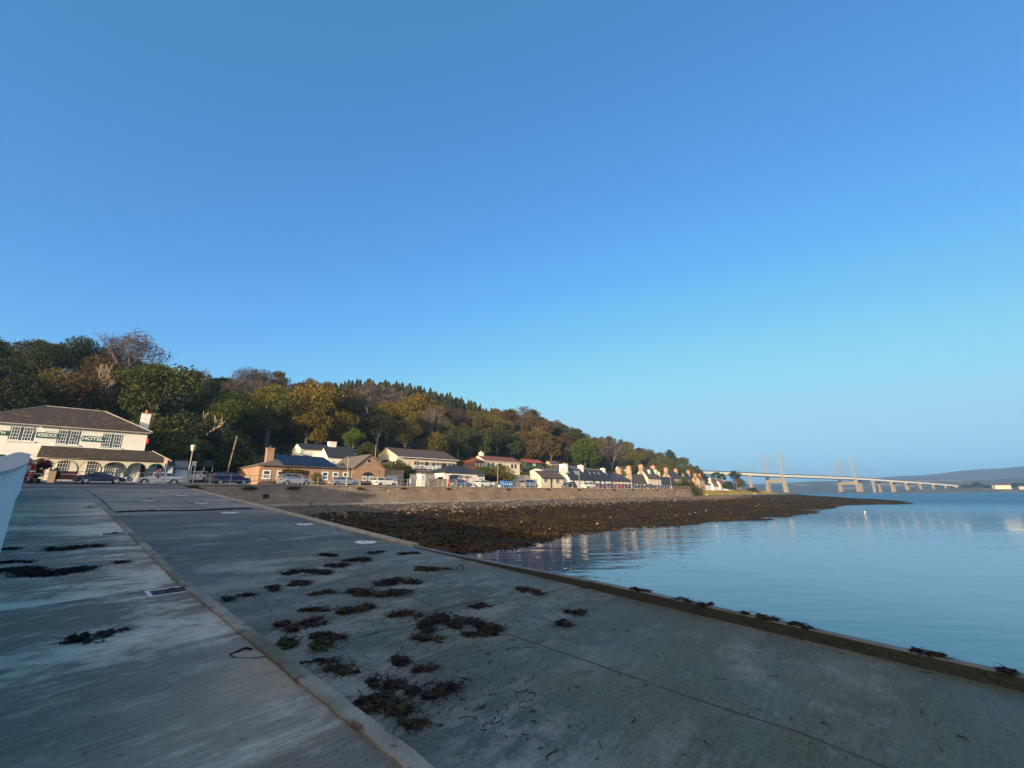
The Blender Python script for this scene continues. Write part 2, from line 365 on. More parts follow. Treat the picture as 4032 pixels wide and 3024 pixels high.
# ------------------------------------------------------------------ white boundary wall beside the lane
ww = M('white_wall_paint', (.78, .79, .78), (.62, .65, .66), 1.3, .8, .4, 8, lo=.4, hi=.8)
wc = M('grey_coping', (.50, .47, .42), (.36, .34, .30), 2.5, .9, .5, 10)
def wall_top(u): return 2.24+.2*sstep(12, 45.7, u)
us = [-30, -20, -10, 0]+list(np.arange(2, 45.8, 1.9)); m = MB(); mc = MB()
for u in us:
    z = slp(u); h = wall_top(u); WALLV = interp(u, WV)
    m.v += [(u, -WALLV, z-.5), (u, -WALLV, z+h), (u, -WALLV+.38, z+h), (u, -WALLV+.38, z-.5)]
    mc.v += [(u, -WALLV-.05, z+h+.003), (u, -WALLV-.05, z+h+.05), (u, -WALLV+.42, z+h+.17), (u, -WALLV+.42, z+h+.003)]
for k in (m, mc):
    for i in range(len(us)-1):
        for j in range(4): k.f.append((4*i+j, 4*i+(j+1) % 4, 4*i+4+(j+1) % 4, 4*i+4+j))
    k.f += [(0, 1, 2, 3), tuple(range(4*len(us)-4, 4*len(us)))]
bw = empty('boundary_wall', (0, 0, 0)); tag(bw, 'tall white painted wall with sloping grey coping beside the narrow lane', 'wall')
bw.matrix_world = slipM
a = m.build('wall_face', ww, bw); b = mc.build('coping', wc, bw)

# ------------------------------------------------------------------ sea wall carrying the road
def stonewall():
    m, t, b = newmat('sea_wall_stone'); v = coords(t, 'Object', (1, 1, 1))
    c = t.nodes.new('ShaderNodeTexCoord'); s = t.nodes.new('ShaderNodeSeparateXYZ'); t.links.new(c.outputs['Object'], s.inputs[0])
    k = t.nodes.new('ShaderNodeCombineXYZ'); t.links.new(s.outputs[0], k.inputs[0]); t.links.new(s.outputs[2], k.inputs[1])
    br = t.nodes.new('ShaderNodeTexBrick'); br.inputs['Scale'].default_value = 1; br.inputs['Brick Width'].default_value = .7; br.inputs['Row Height'].default_value = .24
    br.inputs['Mortar Size'].default_value = .02; br.inputs['Color1'].default_value = (.30, .22, .16, 1); br.inputs['Color2'].default_value = (.22, .17, .125, 1); br.inputs['Mortar'].default_value = (.13, .11, .085, 1)
    t.links.new(k.outputs[0], br.inputs['Vector'])
    plain = mix(t, nz(t, coords(t, 'Object', (.5, 1, .8)), .8, 8, .3, .7), (.30, .205, .135), (.165, .12, .082))
    r = nd(t, 'ShaderNodeMapRange'); r.inputs[1].default_value = 26; r.inputs[2].default_value = 34; t.links.new(s.outputs[0], r.inputs[0])
    col = mix(t, r.outputs[0], br.outputs[0], plain)
    col = mix(t, nz(t, coords(t, 'Object', (.35, 1, .9), rot=(0, .6, 0)), 1.0, 8, .52, .7), col, (.14, .115, .085))
    col = mix(t, nz(t, coords(t, 'Object', (.5, 1, 1.4), rot=(0, .6, 0)), 1.3, 8, .6, .7), col, (.38, .30, .21))
    t.links.new(col, b.inputs['Base Color']); b.inputs['Roughness'].default_value = .95
    bump(t, b, nz(t, v, 3, 8, None), 1, .16); return m
sw = empty('sea_wall', A, TH); tag(sw, 'long battered stone and concrete sea wall below the shore road', 'wall')
m = MB(); L = 166; n = 166
for i in range(n+1):
    x = L*i/n
    for q, z in ((0.02, 1.40), (-.12, 1.0), (-.75, -.2), (-1.35, -1.3), (-1.5, -2.4)):
        jz = noise.noise(Vector((x*.6, q*2, 1)))*.07; m.v.append((x, q+jz, z))
for i in range(n):
    for k in range(4): m.f.append((5*i+k, 5*i+k+1, 5*i+k+6, 5*i+k+5))
m.build('wall_face', stonewall(), sw, True)
MB().box(-.2, L, -.10, .42, 1.36, 1.47).build('coping', M('wall_coping', (.40, .36, .30), (.30, .26, .21), 1.5, .9, .4, 10), sw)
# concrete apron along the foot
m = MB()
for i in range(61):
    x = 2+64*i/60; w = 1.2+.3*noise.noise(Vector((x*.2, 0, 4)))
    m.v += [(x, -1.15, -.80), (x, -1.5-w, -.92-.25*x/60), (x, -1.6-w, -2.2)]
for i in range(60): m.f += [(3*i, 3*i+1, 3*i+4, 3*i+3), (3*i+1, 3*i+2, 3*i+5, 3*i+4)]
m.build('wall_footing', M('footing_concrete', (.30, .28, .24), (.21, .2, .17), .8, .9, .4, 6), sw, True)
MB().box(11.4, 12.0, -.72, -.3, -.25, .35).build('drain_outlet', M('drain_dark', (.02, .018, .015)), sw)

# ------------------------------------------------------------------ terrain behind the sea wall
def terrmat():
    m, t, b = newmat('hill_ground'); v = coords(t, 'Object', (1, 1, 1))
    g = t.nodes.new('ShaderNodeAttribute'); g.attribute_name = 'zone'
    wood = mix(t, nz(t, v, .12, 6), (.032, .036, .012), (.055, .038, .018)); wood = mix(t, nz(t, v, .9, 6), wood, (.02, .022, .01))
    grass = mix(t, nz(t, v, .25, 6), (.11, .115, .03), (.16, .13, .05)); road = mix(t, nz(t, v, .3, 6), (.115, .105, .095), (.16, .15, .135))
    s = t.nodes.new('ShaderNodeSeparateColor'); t.links.new(g.outputs['Color'], s.inputs[0])
    col = mix(t, s.outputs[0], wood, road); col = mix(t, s.outputs[1], col, grass)
    t.links.new(col, b.inputs['Base Color']); b.inputs['Roughness'].default_value = .95; bump(t, b, nz(t, v, 2, 8, None), .6, .2); return m
ss = list(range(-100, 410, 5))+[415, 425, 440]; qs = [.3, 4, 9, 11, 13, 16, 19, 22, 26, 30, 34, 38, 44, 50, 56, 62, 68, 74, 80, 86, 92, 100, 120, 140, 160, 190, 240, 320, 460]
m = MB(); zone = []
for s in ss:
    for q in qs:
        qq = q if q > .3 else .3-6.3*sstep(163, 190, s)
        P = shore(s)+NI*qq+Vector((0, 0, gz(s, qq)))
        if q > 40: P.z += noise.noise(P*.06)*2.2
        if q < 20: P.z -= .01
        m.v.append(tuple(P)); rd = (1 if q <= 19 and s < 175 else (1 if 14 < q < 24 and s < 330 else 0)); gr = 1 if (not rd and q < 40) else (0 if q < 40 else 0)
        zone.append((rd, gr, 0, 1))
n = len(qs)
for i in range(len(ss)-1):
    for k in range(n-1): m.f.append((i*n+k, (i+1)*n+k, (i+1)*n+k+1, i*n+k+1))
terr = m.build('hill_terrain', terrmat(), None, True); tag(terr, kind='structure')
at_ = terr.data.color_attributes.new('zone', 'FLOAT_COLOR', 'POINT'); at_.data.foreach_set('color', [c for z in zone for c in z])

# ------------------------------------------------------------------ water: one sheet to the horizon, with real ripples near the camera
def watermat():
    m, t, b = newmat('estuary_water')
    b.inputs['Base Color'].default_value = (.024, .105, .195, 1); b.inputs['IOR'].default_value = 1.42; b.inputs['Specular IOR Level'].default_value = .75
    v = coords(t, 'Object', (1, 1, 1)); va = coords(t, 'Object', (.45, 1.0, 1), rot=(0, 0, radians(-12))); vb = coords(t, 'Object', (.3, 1.0, 1), rot=(0, 0, radians(6)))
    cd = nd(t, 'ShaderNodeVectorMath', operation='LENGTH'); t.links.new(v, cd.inputs[0])
    h1 = nz(t, va, 1.6, 3, None); h2 = nz(t, vb, .55, 2, None); h3 = nz(t, va, 6, 3, None)
    a = nd(t, 'ShaderNodeMath', operation='MULTIPLY_ADD'); t.links.new(h2, a.inputs[0]); a.inputs[1].default_value = 1.8; t.links.new(h1, a.inputs[2])
    c = nd(t, 'ShaderNodeMath', operation='MULTIPLY_ADD'); t.links.new(h3, c.inputs[0]); c.inputs[1].default_value = .12; t.links.new(a.outputs[0], c.inputs[2])
    # wind patches: calm inside the bay, rougher out in the channel
    r = nd(t, 'ShaderNodeMapRange'); r.inputs[1].default_value = 45; r.inputs[2].default_value = 75; r.inputs[3].default_value = 0; r.inputs[4].default_value = .32
    t.links.new(cd.outputs['Value'], r.inputs[0]); rn = nd(t, 'ShaderNodeMapRange'); rn.inputs[1].default_value = 20; rn.inputs[2].default_value = 42; rn.inputs[3].default_value = .013; rn.inputs[4].default_value = .036; t.links.new(cd.outputs['Value'], rn.inputs[0])
    rs2 = nd(t, 'ShaderNodeMath', operation='ADD'); t.links.new(r.outputs[0], rs2.inputs[0]); t.links.new(rn.outputs[0], rs2.inputs[1])
    ro = nd(t, 'ShaderNodeMapRange'); ro.inputs[1].default_value = 50; ro.inputs[2].default_value = 160; ro.inputs[3].default_value = .02; ro.inputs[4].default_value = .40
    t.links.new(cd.outputs['Value'], ro.inputs[0]); t.links.new(ro.outputs[0], b.inputs['Roughness'])
    n = t.nodes.new('ShaderNodeBump'); n.inputs['Strength'].default_value = 1; t.links.new(rs2.outputs[0], n.inputs['Distance']); t.links.new(c.outputs[0], n.inputs['Height']); t.links.new(n.outputs[0], b.inputs['Normal'])
    return m
m = MB(); gx = [-1400, -200, -40, 0, 60, 200, 600, 2000, 9500]; gy = [-500, -60, 0, 40, 120, 400, 1500, 4000, 9500]
for x in gx: m.v += [(x, y, 0) for y in gy]
for i in range(8):
    for k in range(8): m.f.append((i*9+k, (i+1)*9+k, (i+1)*9+k+1, i*9+k+1))
wat = m.build('water', watermat()); wat.location = (0, 0, WZ); tag(wat, kind='structure')

# ------------------------------------------------------------------ beach
BB = [(-30, 41.5), (-28.5, 51), (-10.2, 72.2), (16, 102.4), (45.5, 136.4), (71.5, 166.8), (89.5, 199.5), (114.5, 239.5), (155.5, 289), (197.5, 329), (230, 349), (252, 400), (262, 430)]
BW = [(-9, 17), (-1, 21.4), (2.5, 29.4), (8, 34), (16, 40.4), (27, 47), (41, 60), (55, 76), (72, 94), (90.5, 98), (107, 133), (147, 196), (235, 390)]
def lerp2(tab, t):
    i = min(len(tab)-2, int(t)); f = t-i; a, b = tab[i], tab[i+1]; return a[0]+(b[0]-a[0])*f, a[1]+(b[1]-a[1])*f
WT = [(0, 1.45), (5, 1.35), (6.5, 1.25), (7.5, 1.3), (8.3, 3), (12, 4)]
def beach_pt(t, b):
    x0, y0 = lerp2(BB, t); x1, y1 = lerp2(BW, t); x = x0+(x1-x0)*b; y = y0+(y1-y0)*b
    zb = -.95-.35*sstep(4, 8, t); k = sstep(6.2, 8.2, t)
    lin = zb+(WZ-zb)*(b**.85); bank = (zb+(-2.05-zb)*min(1, b/.5)) if b < .96 else -2.05+(WZ+2.05)*(b-.96)/.04
    if b > 1: lin = WZ-(b-1)*4; bank = WZ-(b-1)*8
    z = lin*(1-k)+bank*k
    d = hypot(x, y); amp = .04*min(1, .35+d/60)
    if b < 1.04:
        z += (noise.noise(Vector((x*.9, y*.9, 0)))+.6*noise.noise(Vector((x*2.3, y*2.3, 5))))*amp
        z += noise.noise(Vector((x*.16, y*.16, 9)))*.13
    return (x, y, z)
def beachmat():
    m, t, b = newmat('weedy_beach'); v = coords(t, 'Object', (1, 1, 1)); g = t.nodes.new('ShaderNodeAttribute'); g.attribute_name = 'bb'
    s = t.nodes.new('ShaderNodeSeparateColor'); t.links.new(g.outputs['Color'], s.inputs[0])
    weed = mix(t, nz(t, v, .5, 8, .35, .65), (.060, .038, .013), (.028, .020, .009)); weed = mix(t, nz(t, v, .22, 5, .48, .62), weed, (.085, .048, .012)); weed = mix(t, nz(t, v, 6, 4, .4, .7), weed, (.014, .011, .006))
    sand = mix(t, nz(t, v, 1.2, 8, .35, .65), (.24, .185, .13), (.13, .10, .07)); sand = mix(t, nz(t, v, 7, 4, .4, .6), sand, (.085, .07, .05))
    a = nd(t, 'ShaderNodeMath', operation='MULTIPLY_ADD'); t.links.new(nz(t, v, .35, 8, None), a.inputs[0]); a.inputs[1].default_value = .30; t.links.new(s.outputs[0], a.inputs[2])
    r = nd(t, 'ShaderNodeMapRange'); r.inputs[1].default_value = .56; r.inputs[2].default_value = .66; t.links.new(a.outputs[0], r.inputs[0])
    t.links.new(mix(t, r.outputs[0], sand, weed), b.inputs['Base Color']); b.inputs['Roughness'].default_value = .9; b.inputs['Specular IOR Level'].default_value = .1
    bump(t, b, nz(t, v, 5, 8, None), 1, .08); return m
m = MB(); bbv = []
NT = 520; NB = 90
for i in range(NT+1):
    t = 12*(i/NT)**1.25
    w = interp(t, WT)
    for j in range(NB+1):
        b = 1.12*j/NB; m.v.append(beach_pt(t, b)); bbv.append((b*w, 0, 0, 1))
for i in range(NT):
    for j in range(NB): m.f.append((i*(NB+1)+j, i*(NB+1)+j+1, (i+1)*(NB+1)+j+1, (i+1)*(NB+1)+j))
bo = m.build('beach', beachmat(), None, True, False); tag(bo, kind='structure')
a_ = bo.data.color_attributes.new('bb', 'FLOAT_COLOR', 'POINT'); a_.data.foreach_set('color', [c for z in bbv for c in z])

def leafcloud(pts, size, rnd, flat=0.0, aspect=1.6):
    """numpy: one small bent leaf quad per point -> verts, faces"""
    n = len(pts); P = np.array(pts, float)
    rs = np.random.RandomState(rnd); d = rs.normal(size=(n, 3)); d[:, 2] *= (1-flat); d /= np.linalg.norm(d, axis=1)[:, None]+1e-9
    e = rs.normal(size=(n, 3)); e[:, 2] *= (1-flat); e -= d*(e*d).sum(1)[:, None]; e /= np.linalg.norm(e, axis=1)[:, None]+1e-9
    s = size*(.6+.8*rs.rand(n))[:, None]; a = d*s*aspect*.5; b = e*s*.5
    V = np.stack([P-a, P+b, P+a, P-b], 1).reshape(-1, 3); Fc = np.arange(4*n).reshape(n, 4)
    return V, Fc
def fastmesh(name, V, Fc, mat, smooth=False):
    me = bpy.data.meshes.new(name); n = len(Fc); k = Fc.shape[1]
    me.vertices.add(len(V)); me.vertices.foreach_set('co', V.astype('f').ravel()); me.loops.add(n*k); me.loops.foreach_set('vertex_index', Fc.astype('i').ravel())
    me.polygons.add(n); me.polygons.foreach_set('loop_start', np.arange(0, n*k, k, dtype='i')); me.polygons.foreach_set('loop_total', np.full(n, k, dtype='i'))
    me.update(); me.validate()
    if mat: me.materials.append(mat)
    return me
# bladder wrack lying over the beach
rs_ = random.Random(2); pts = []
while len(pts) < 50000:
    t = 12*rs_.random()**1.6*.72; b = rs_.random()*1.02
    w = interp(t, WT)
    if b*w < .45+.2*noise.noise(Vector((t*4, b*9, 2))): continue
    x, y, z = beach_pt(t, b)
    if noise.noise(Vector((x*.5, y*.5, 3))) < -.25: continue
    pts.append((x, y, z+.02))
V, Fc = leafcloud(pts, .13, 4, .8, 2.0)
wm = M('wrack_weed', (.070, .042, .013), (.026, .018, .008), .4, .85, spec=.08, lo=.4, hi=.6)
o = bpy.data.objects.new('beach_seaweed', fastmesh('beach_seaweed', V, Fc, wm)); COL.objects.link(o); tag(o, kind='stuff')
# stones along the wall foot
def stones(name, cells, mat, sub=1):
    bm = bmesh.new(); bmesh.ops.create_icosphere(bm, subdivisions=sub, radius=1); bv = np.array([v.co[:] for v in bm.verts]); bf = np.array([[v.index for v in f.verts] for f in bm.faces]); bm.free()
    VV = []; FF = []; r = np.random.RandomState(7)
    for i, (x, y, z, s) in enumerate(cells):
        k = bv*np.array([s*r.uniform(.7, 1.4), s*r.uniform(.7, 1.4), s*r.uniform(.4, .8)])*(1+r.uniform(-.22, .22, (len(bv), 1))); a = r.uniform(0, 6.28)
        R = np.array([[cos(a), -sin(a), 0], [sin(a), cos(a), 0], [0, 0, 1]]); VV.append(k@R.T+np.array([x, y, z])); FF.append(bf+i*len(bv))
    o = bpy.data.objects.new(name, fastmesh(name, np.concatenate(VV), np.concatenate(FF), mat)); COL.objects.link(o); tag(o, kind='stuff'); return o
cells = []
while len(cells) < 3600:
    t = rs_.uniform(.2, 7.6); b = abs(rs_.gauss(.12, .13)) if rs_.random() < .7 else rs_.uniform(.1, .46)
    x, y, z = beach_pt(t, b); cells.append((x, y, z+.03, rs_.choice((.06, .08, .12, .16, .24))*rs_.uniform(.7, 1.3)))
stones('beach_stones', cells, M('beach_stone', (.17, .125, .085), (.075, .055, .04), .6, .9))
cells = []
for i in range(150):
    t = rs_.uniform(.3, 8.5); b = rs_.uniform(.15, .95); x, y, z = beach_pt(t, b); cells.append((x, y, z+.08, rs_.uniform(.05, .13)))
cells = cells[:70]
stones('pale_pebbles', cells, M('pale_stone', (.36, .32, .26), (.2, .18, .14), 1, .9))

# unseen block added landward of the wall to shade the sea wall's left end
for u0, u1, v0, v1, zt, lab in ((44, 57, -4.5, -10, 5.2, 'white unseen block added beyond the wall end to shade the sea wall'),):
    o = empty('shade_block'); o.matrix_world = slipM; z0 = slp(u0)-1
    MB().box(u0, u1, -v0, -v1, z0, zt).build('wall', ww, o); MB().box(u0-.2, u1+.2, -v0-.2, -v1+.2, zt+.003, zt+.25).build('roof', M('shade_block_top', (.12, .12, .12)), o); tag(o, lab, 'shed')
# ------------------------------------------------------------------ trees
def leafmat(name, c1, c2, tr=.25):
    m, t, b = newmat(name); b.inputs['Roughness'].default_value = .75; b.inputs['Specular IOR Level'].default_value = .2
    v = coords(t, 'Object', (1, 1, 1)); oi = t.nodes.new('ShaderNodeObjectInfo')
    col = mix(t, nz(t, v, 2.6, 4, .38, .62), c1, c2); hs = t.nodes.new('ShaderNodeHueSaturation')
    r = nd(t, 'ShaderNodeMapRange'); r.inputs[3].default_value = .72; r.inputs[4].default_value = 1.3; t.links.new(oi.outputs['Random'], r.inputs[0])
    t.links.new(r.outputs[0], hs.inputs['Value']); t.links.new(col, hs.inputs['Color']); t.links.new(hs.outputs[0], b.inputs['Base Color'])
    tl = t.nodes.new('ShaderNodeBsdfTranslucent'); t.links.new(hs.outputs[0], tl.inputs[0]); ms = t.nodes.new('ShaderNodeMixShader'); ms.inputs[0].default_value = tr
    t.links.new(b.outputs[0], ms.inputs[1]); t.links.new(tl.outputs[0], ms.inputs[2]); t.links.new(ms.outputs[0], t.nodes['Material Output'].inputs[0])
    return m
LM = {'dark': ((.024, .032, .011), (.038, .044, .013)), 'olive': ((.060, .056, .012), (.085, .070, .016)), 'brown': ((.080, .050, .018), (.060, .045, .018)),
      'green': ((.046, .058, .012), (.066, .074, .014)), 'bright': ((.050, .076, .012), (.068, .090, .016)), 'gold': ((.120, .080, .012), (.095, .078, .014)),
      'yellow': ((.120, .105, .014), (.080, .090, .014)), 'rust': ((.085, .056, .016), (.066, .052, .016)), 'pine': ((.022, .040, .018), (.034, .050, .020)),
      'conif': ((.040, .052, .024), (.058, .060, .026)), 'twig': ((.085, .068, .058), (.06, .048, .04))}
LM = {k: leafmat('leaves_'+k, *[tuple(min(.2, x*1.5) for x in q) for q in c]) for k, c in LM.items()}
WORD = {'dark': 'dark green', 'olive': 'olive green', 'brown': 'dull brown', 'green': 'mid green', 'bright': 'bright green', 'gold': 'golden ochre', 'yellow': 'yellow green',
        'rust': 'rusty brown', 'pine': 'deep green', 'conif': 'grey green', 'twig': 'bare twiggy'}
bark = M('bark', (.11, .09, .065), (.06, .05, .038), 3, .9, .5, 12); palebark = M('pale_bark', (.34, .27, .19), (.24, .19, .14), 2, .85, .4, 10)

def crown_mesh(name, seed, nleaf, size, squash=.85, lobes=26, lr=(.26, .42)):
    """crown of unit radius about the origin: leaves gathered on many overlapping clumps"""
    r = random.Random(seed); L = []
    for i in range(lobes):
        z = r.uniform(-.75, 1); a = r.uniform(0, 2*pi); rad = sqrt(max(0, 1-z*z))*r.uniform(.35, .85); L.append((cos(a)*rad, sin(a)*rad, z*.72*squash, r.uniform(*lr)))
    pts = []
    wsum = sum(l[3]**2 for l in L)
    for (x, y, z, R) in L:
        k = int(nleaf*R*R/wsum)
        for j in range(k):
            d = Vector((r.gauss(0, 1), r.gauss(0, 1), r.gauss(0, 1))).normalized()
            q = 1+.30*noise.noise(d*2.3+Vector((x*9, y*9, z*9)))
            rr = R*q*(r.uniform(.72, 1.0) if r.random() < .8 else r.uniform(1.0, 1.22)); pts.append((x+d.x*rr, y+d.y*rr, z+d.z*rr*.72))
    V, Fc = leafcloud(pts, size, seed, .25, 1.3 if name == 'crown' else 9); return fastmesh(name, V, Fc, LM['dark'])
def conif_mesh(name, seed, nleaf, size):
    r = random.Random(seed); pts = []
    for i in range(nleaf):
        h = r.random()**.7*1.0; h = 1-h; tier = (h*9) % 1; R = .30*(1-h)**.85*(1.15-.45*tier)+.01; a = r.uniform(0, 2*pi); a += .0
        lob = 1+.22*sin(5*a+seed+h*9); rr = R*lob*sqrt(r.uniform(.35, 1)); pts.append((cos(a)*rr, sin(a)*rr, h-rr*.25))
    V, Fc = leafcloud(pts, size, seed, .3, 1.8); return fastmesh(name, V, Fc, LM['conif'])
def pine_mesh(name, seed, nleaf, size): return crown_mesh(name, seed, nleaf, size, .7, 16, (.2, .36))
def branch_mesh(name, seed, mat, depth=6, spread=.55, up=.25, thin=.7, rad=.030, twigs=True):
    """bare tree of unit height: limbs that fork and taper"""
    r = random.Random(seed); m = MB()
    def grow(p, d, l, rad, lev):
        pts = [p]; q = p.copy(); n = 3 if lev else 4; dd = d.copy()
        for i in range(n):
            dd = (dd+Vector((r.gauss(0, .16), r.gauss(0, .16), r.gauss(0, .10)+up*.12))).normalized(); q = q+dd*l/n; pts.append(q.copy())
        m.tube(pts, [rad*(1-(1-thin)*i/n) for i in range(n+1)], 5 if lev < 2 else (4 if lev < 3 else 3), False)
        if lev >= depth: return
        k = r.choice((2, 3, 3)) if lev < 4 else r.choice((2, 3))
        for i in range(k):
            t = r.uniform(.55, 1) if i else 1.0; s = pts[max(1, round(t*n))]
            e = Vector((r.gauss(0, 1), r.gauss(0, 1), r.gauss(0, .6))); e = (dd+e.normalized()*spread*r.uniform(.7, 1.3)+Vector((0, 0, up))).normalized()
            grow(s, e, l*r.uniform(.66, .84), rad*thin*(1 if i == 0 else .72), lev+1)
    grow(Vector((0, 0, 0)), Vector((0, 0, 1)), .27, rad, 0)
    me = bpy.data.meshes.new(name); me.from_pydata(m.v, [], m.f); me.materials.append(mat); return me
CR = [crown_mesh('crown', 11+i, 3800, .075) for i in range(5)]
CRB = [crown_mesh('crown', 31+i, 7500, .05, .9, 34) for i in range(3)]
PN = [pine_mesh('crown', 51+i, 2600, .085) for i in range(2)]
CF = [conif_mesh('crown', 71+i, 2200, .045) for i in range(3)]
BR = [branch_mesh('branches', 90+i, palebark, 6) for i in range(3)]
TW = [branch_mesh('branches', 95+i, M('grey_twigs', (.20, .15, .125), (.14, .11, .09), 3), 7, .5, .2, .66, .026) for i in range(2)]
tr = MB(); tr.tube([(0, 0, -.15), (.01, 0, .1), (.0, .01, .35), (.015, 0, .62)], [.045, .036, .028, .016], 7)
for k in range(5):
    a = k*1.3; tr.tube([(0, 0, .3+.05*k), (cos(a)*.10, sin(a)*.10, .45+.05*k), (cos(a)*.22, sin(a)*.22, .58+.05*k)], [.016, .011, .005], 5)
TC = []
for _k in range(2):
    _m = crown_mesh('twigs', 61+_k, 1500, .026, .85, 22, (.3, .45)); TC.append(_m)
TRUNK = tr.build('trunk', bark); TRM = TRUNK.data; bpy.data.objects.remove(TRUNK)
TREES = []
def part_obj(name, me, parent, loc, sc, rz=0, mat=None):
    o = bpy.data.objects.new(name, me); COL.objects.link(o); o.parent = parent; o.location = loc; o.scale = sc if isinstance(sc, tuple) else (sc, sc, sc); o.rotation_euler = (0, 0, rz)
    if mat: o.material_slots[0].link = 'OBJECT'; o.material_slots[0].material = mat
    return o
trr = random.Random(77)
def tree(P, kind, h, R, hint=None, label=None, mesh=None):
    """h total height, R crown radius in metres"""
    rz = trr.uniform(0, 6.28)
    if kind in ('bare', 'twigtree'):
        root = empty('bare_tree', P)
        if kind == 'twigtree': part_obj('twigs', trr.choice(TC), root, (0, 0, h*.66), (h*.42, h*.42, h*.40), rz, LM['twig'])
        me = mesh or trr.choice(BR if kind == 'bare' else TW); part_obj('branches', me, root, (0, 0, -.3), (h*.95, h*.95, h), rz); cat = 'tree'
    elif kind == 'conif':
        root = empty('conifer_tree', P); part_obj('crown', trr.choice(CF), root, (0, 0, h*.08), (h*.8, h*.8, h*.95), rz, LM['conif']); part_obj('trunk', TRM, root, (0, 0, 0), (h*.5, h*.5, h*.9), rz)
    else:
        root = empty('pine_tree' if kind == 'pine' else 'broadleaf_tree', P); ms = PN if kind == 'pine' else (CRB if hint == 'big' else CR)
        zc = h-R*.80; part_obj('crown', mesh or trr.choice(ms), root, (0, 0, zc), (R, R, R*trr.uniform(.85, 1.1)), rz, LM[kind]); part_obj('trunk', TRM, root, (0, 0, -.2), (h, h, h), rz)
    x, y, d = proj(root.location+Vector((0, 0, h*.6))); root['category'] = 'tree'
    if label: root['label'] = label
    else: TREES.append([root, kind, x, y, d])
    return root
CP = [(60, 1400, 'dark'), (230, 1345, 'dark'), (120, 1420, 'dark'), (330, 1430, 'dark'), (400, 1420, 'olive'), (150, 1490, 'dark'), (40, 1600, 'dark'), (-80, 1450, 'dark'), (380, 1350, 'twigtree'), (440, 1365, 'twigtree'), (500, 1380, 'twigtree'), (560, 1400, 'twigtree'), (390, 1480, 'brown'), (270, 1480, 'olive'),
      (140, 1530, 'olive'), (350, 1560, 'brown'), (480, 1520, 'olive'), (560, 1470, 'dark'), (625, 1445, 'pine'), (600, 1560, 'green'), (540, 1640, 'green'), (690, 1610, 'dark'), (760, 1470, 'brown'),
      (830, 1475, 'pine'), (905, 1475, 'pine'), (960, 1500, 'brown'), (800, 1700, 'dark'), (860, 1660, 'green'), (700, 1790, 'green'), (850, 1800, 'dark'), (980, 1740, 'dark'), (1060, 1620, 'yellow'), (1020, 1710, 'green'),
      (1100, 1490, 'olive'), (1170, 1490, 'olive'), (1000, 1540, 'twigtree'), (1040, 1490, 'twigtree'), (1230, 1530, 'brown'), (1230, 1600, 'gold'), (1210, 1700, 'gold'), (1310, 1720, 'gold'), (1400, 1730, 'bright'), (1360, 1620, 'dark'), (1380, 1570, 'brown'), (1455, 1590, 'twigtree'),
      (1450, 1680, 'dark'), (1560, 1680, 'gold'), (1640, 1620, 'gold'), (1620, 1700, 'olive'), (1580, 1745, 'brown'), (1740, 1720, 'olive'), (1720, 1640, 'brown'), (1790, 1660, 'brown'), (1850, 1620, 'rust'), (1900, 1690, 'olive'), (1830, 1740, 'dark'),
      (1920, 1640, 'olive'), (1990, 1630, 'brown'), (2050, 1640, 'twigtree'), (2060, 1700, 'rust'), (2000, 1760, 'dark'), (2110, 1720, 'rust'), (2190, 1760, 'rust'), (2150, 1660, 'brown'), (2250, 1700, 'dark'), (2300, 1800, 'bright'), (2300, 1700, 'green'),
      (2350, 1730, 'olive'), (2400, 1760, 'brown'), (2470, 1770, 'olive'), (2550, 1790, 'olive'), (2610, 1820, 'olive'), (2650, 1795, 'dark'), (2690, 1830, 'green'), (2720, 1840, 'brown'), (2760, 1870, 'dark')]
def kind_at(x, y):
    best = min(CP, key=lambda c: (c[0]-x)**2+1.6*(c[1]-y)**2+trr.uniform(0, 900)); return best[2]
HOUSEZONE = []
BARE_AT = [(745, 1500), (1455, 1590), (2410, 1800), (2030, 1650), (1700, 1640)]
for row, q in enumerate((47, 56, 66, 77, 89, 101)):
    s = -52.+row*2.3
    while s < 395:
        st = 7.2+s*.023; s += st*trr.uniform(.8, 1.2)
        qq = q+trr.uniform(-3, 3); P = G(s, qq); h = trr.uniform(9.0, 13.5); R = trr.uniform(3.5, 5.6)*(1+s*.0007)
        if q < 50: h *= .85
        if ridge(s) < 14: h *= .62; R *= .75
        x, y, d = proj(P+Vector((0, 0, h*.62)))
        if x < -260 or x > 2800 or d < 20: continue
        k = kind_at(x, y)
        sk = interp(x, SKY); yt = proj(P+Vector((0, 0, h)))[1]
        if yt < sk-14:                                         # stay under the wood's skyline
            h2 = max(5, h-(sk-yt)/F*d); R *= max(.6, h2/h); h = h2
        if min((x-a)**2+(y-b)**2 for a, b in BARE_AT) < 55**2 and row < 4: continue
        if k == 'twigtree': h *= 1.25
        P.z -= .3; tree(P, k, h, R, 'big' if d < 140 and row < 4 else None)
for i in range(150):                                           # plantation of spruces on the plateau
    px = 1285+(i+trr.random())*5.3; q = trr.uniform(108, 180); P, s = at(px, q); h = trr.uniform(7, 14)
    x, y, d = proj(P+Vector((0, 0, h)))
    sk = interp(x, [(1290, 1522), (1400, 1500), (1500, 1499), (1600, 1514), (1750, 1547), (1850, 1582), (1950, 1617), (2080, 1652)])+trr.uniform(-9, 16)
    P.z -= (sk-y)/F*d
    if P.z > G(s, q).z-h*.6: tree(P, 'conif', h, 2)
def hero(px, py, q, kind, h, R, label, mesh=None, hint='big'):
    """a remarked tree: its ground point is on the slope in column px"""
    P, s = at(px, q); P.z -= .3; return tree(P, kind, h, R, hint, label, mesh)
hero(745, 0, 62, 'bare', 19, 0, 'large pale leafless tree with spreading limbs standing up through the hillside wood', BR[0])
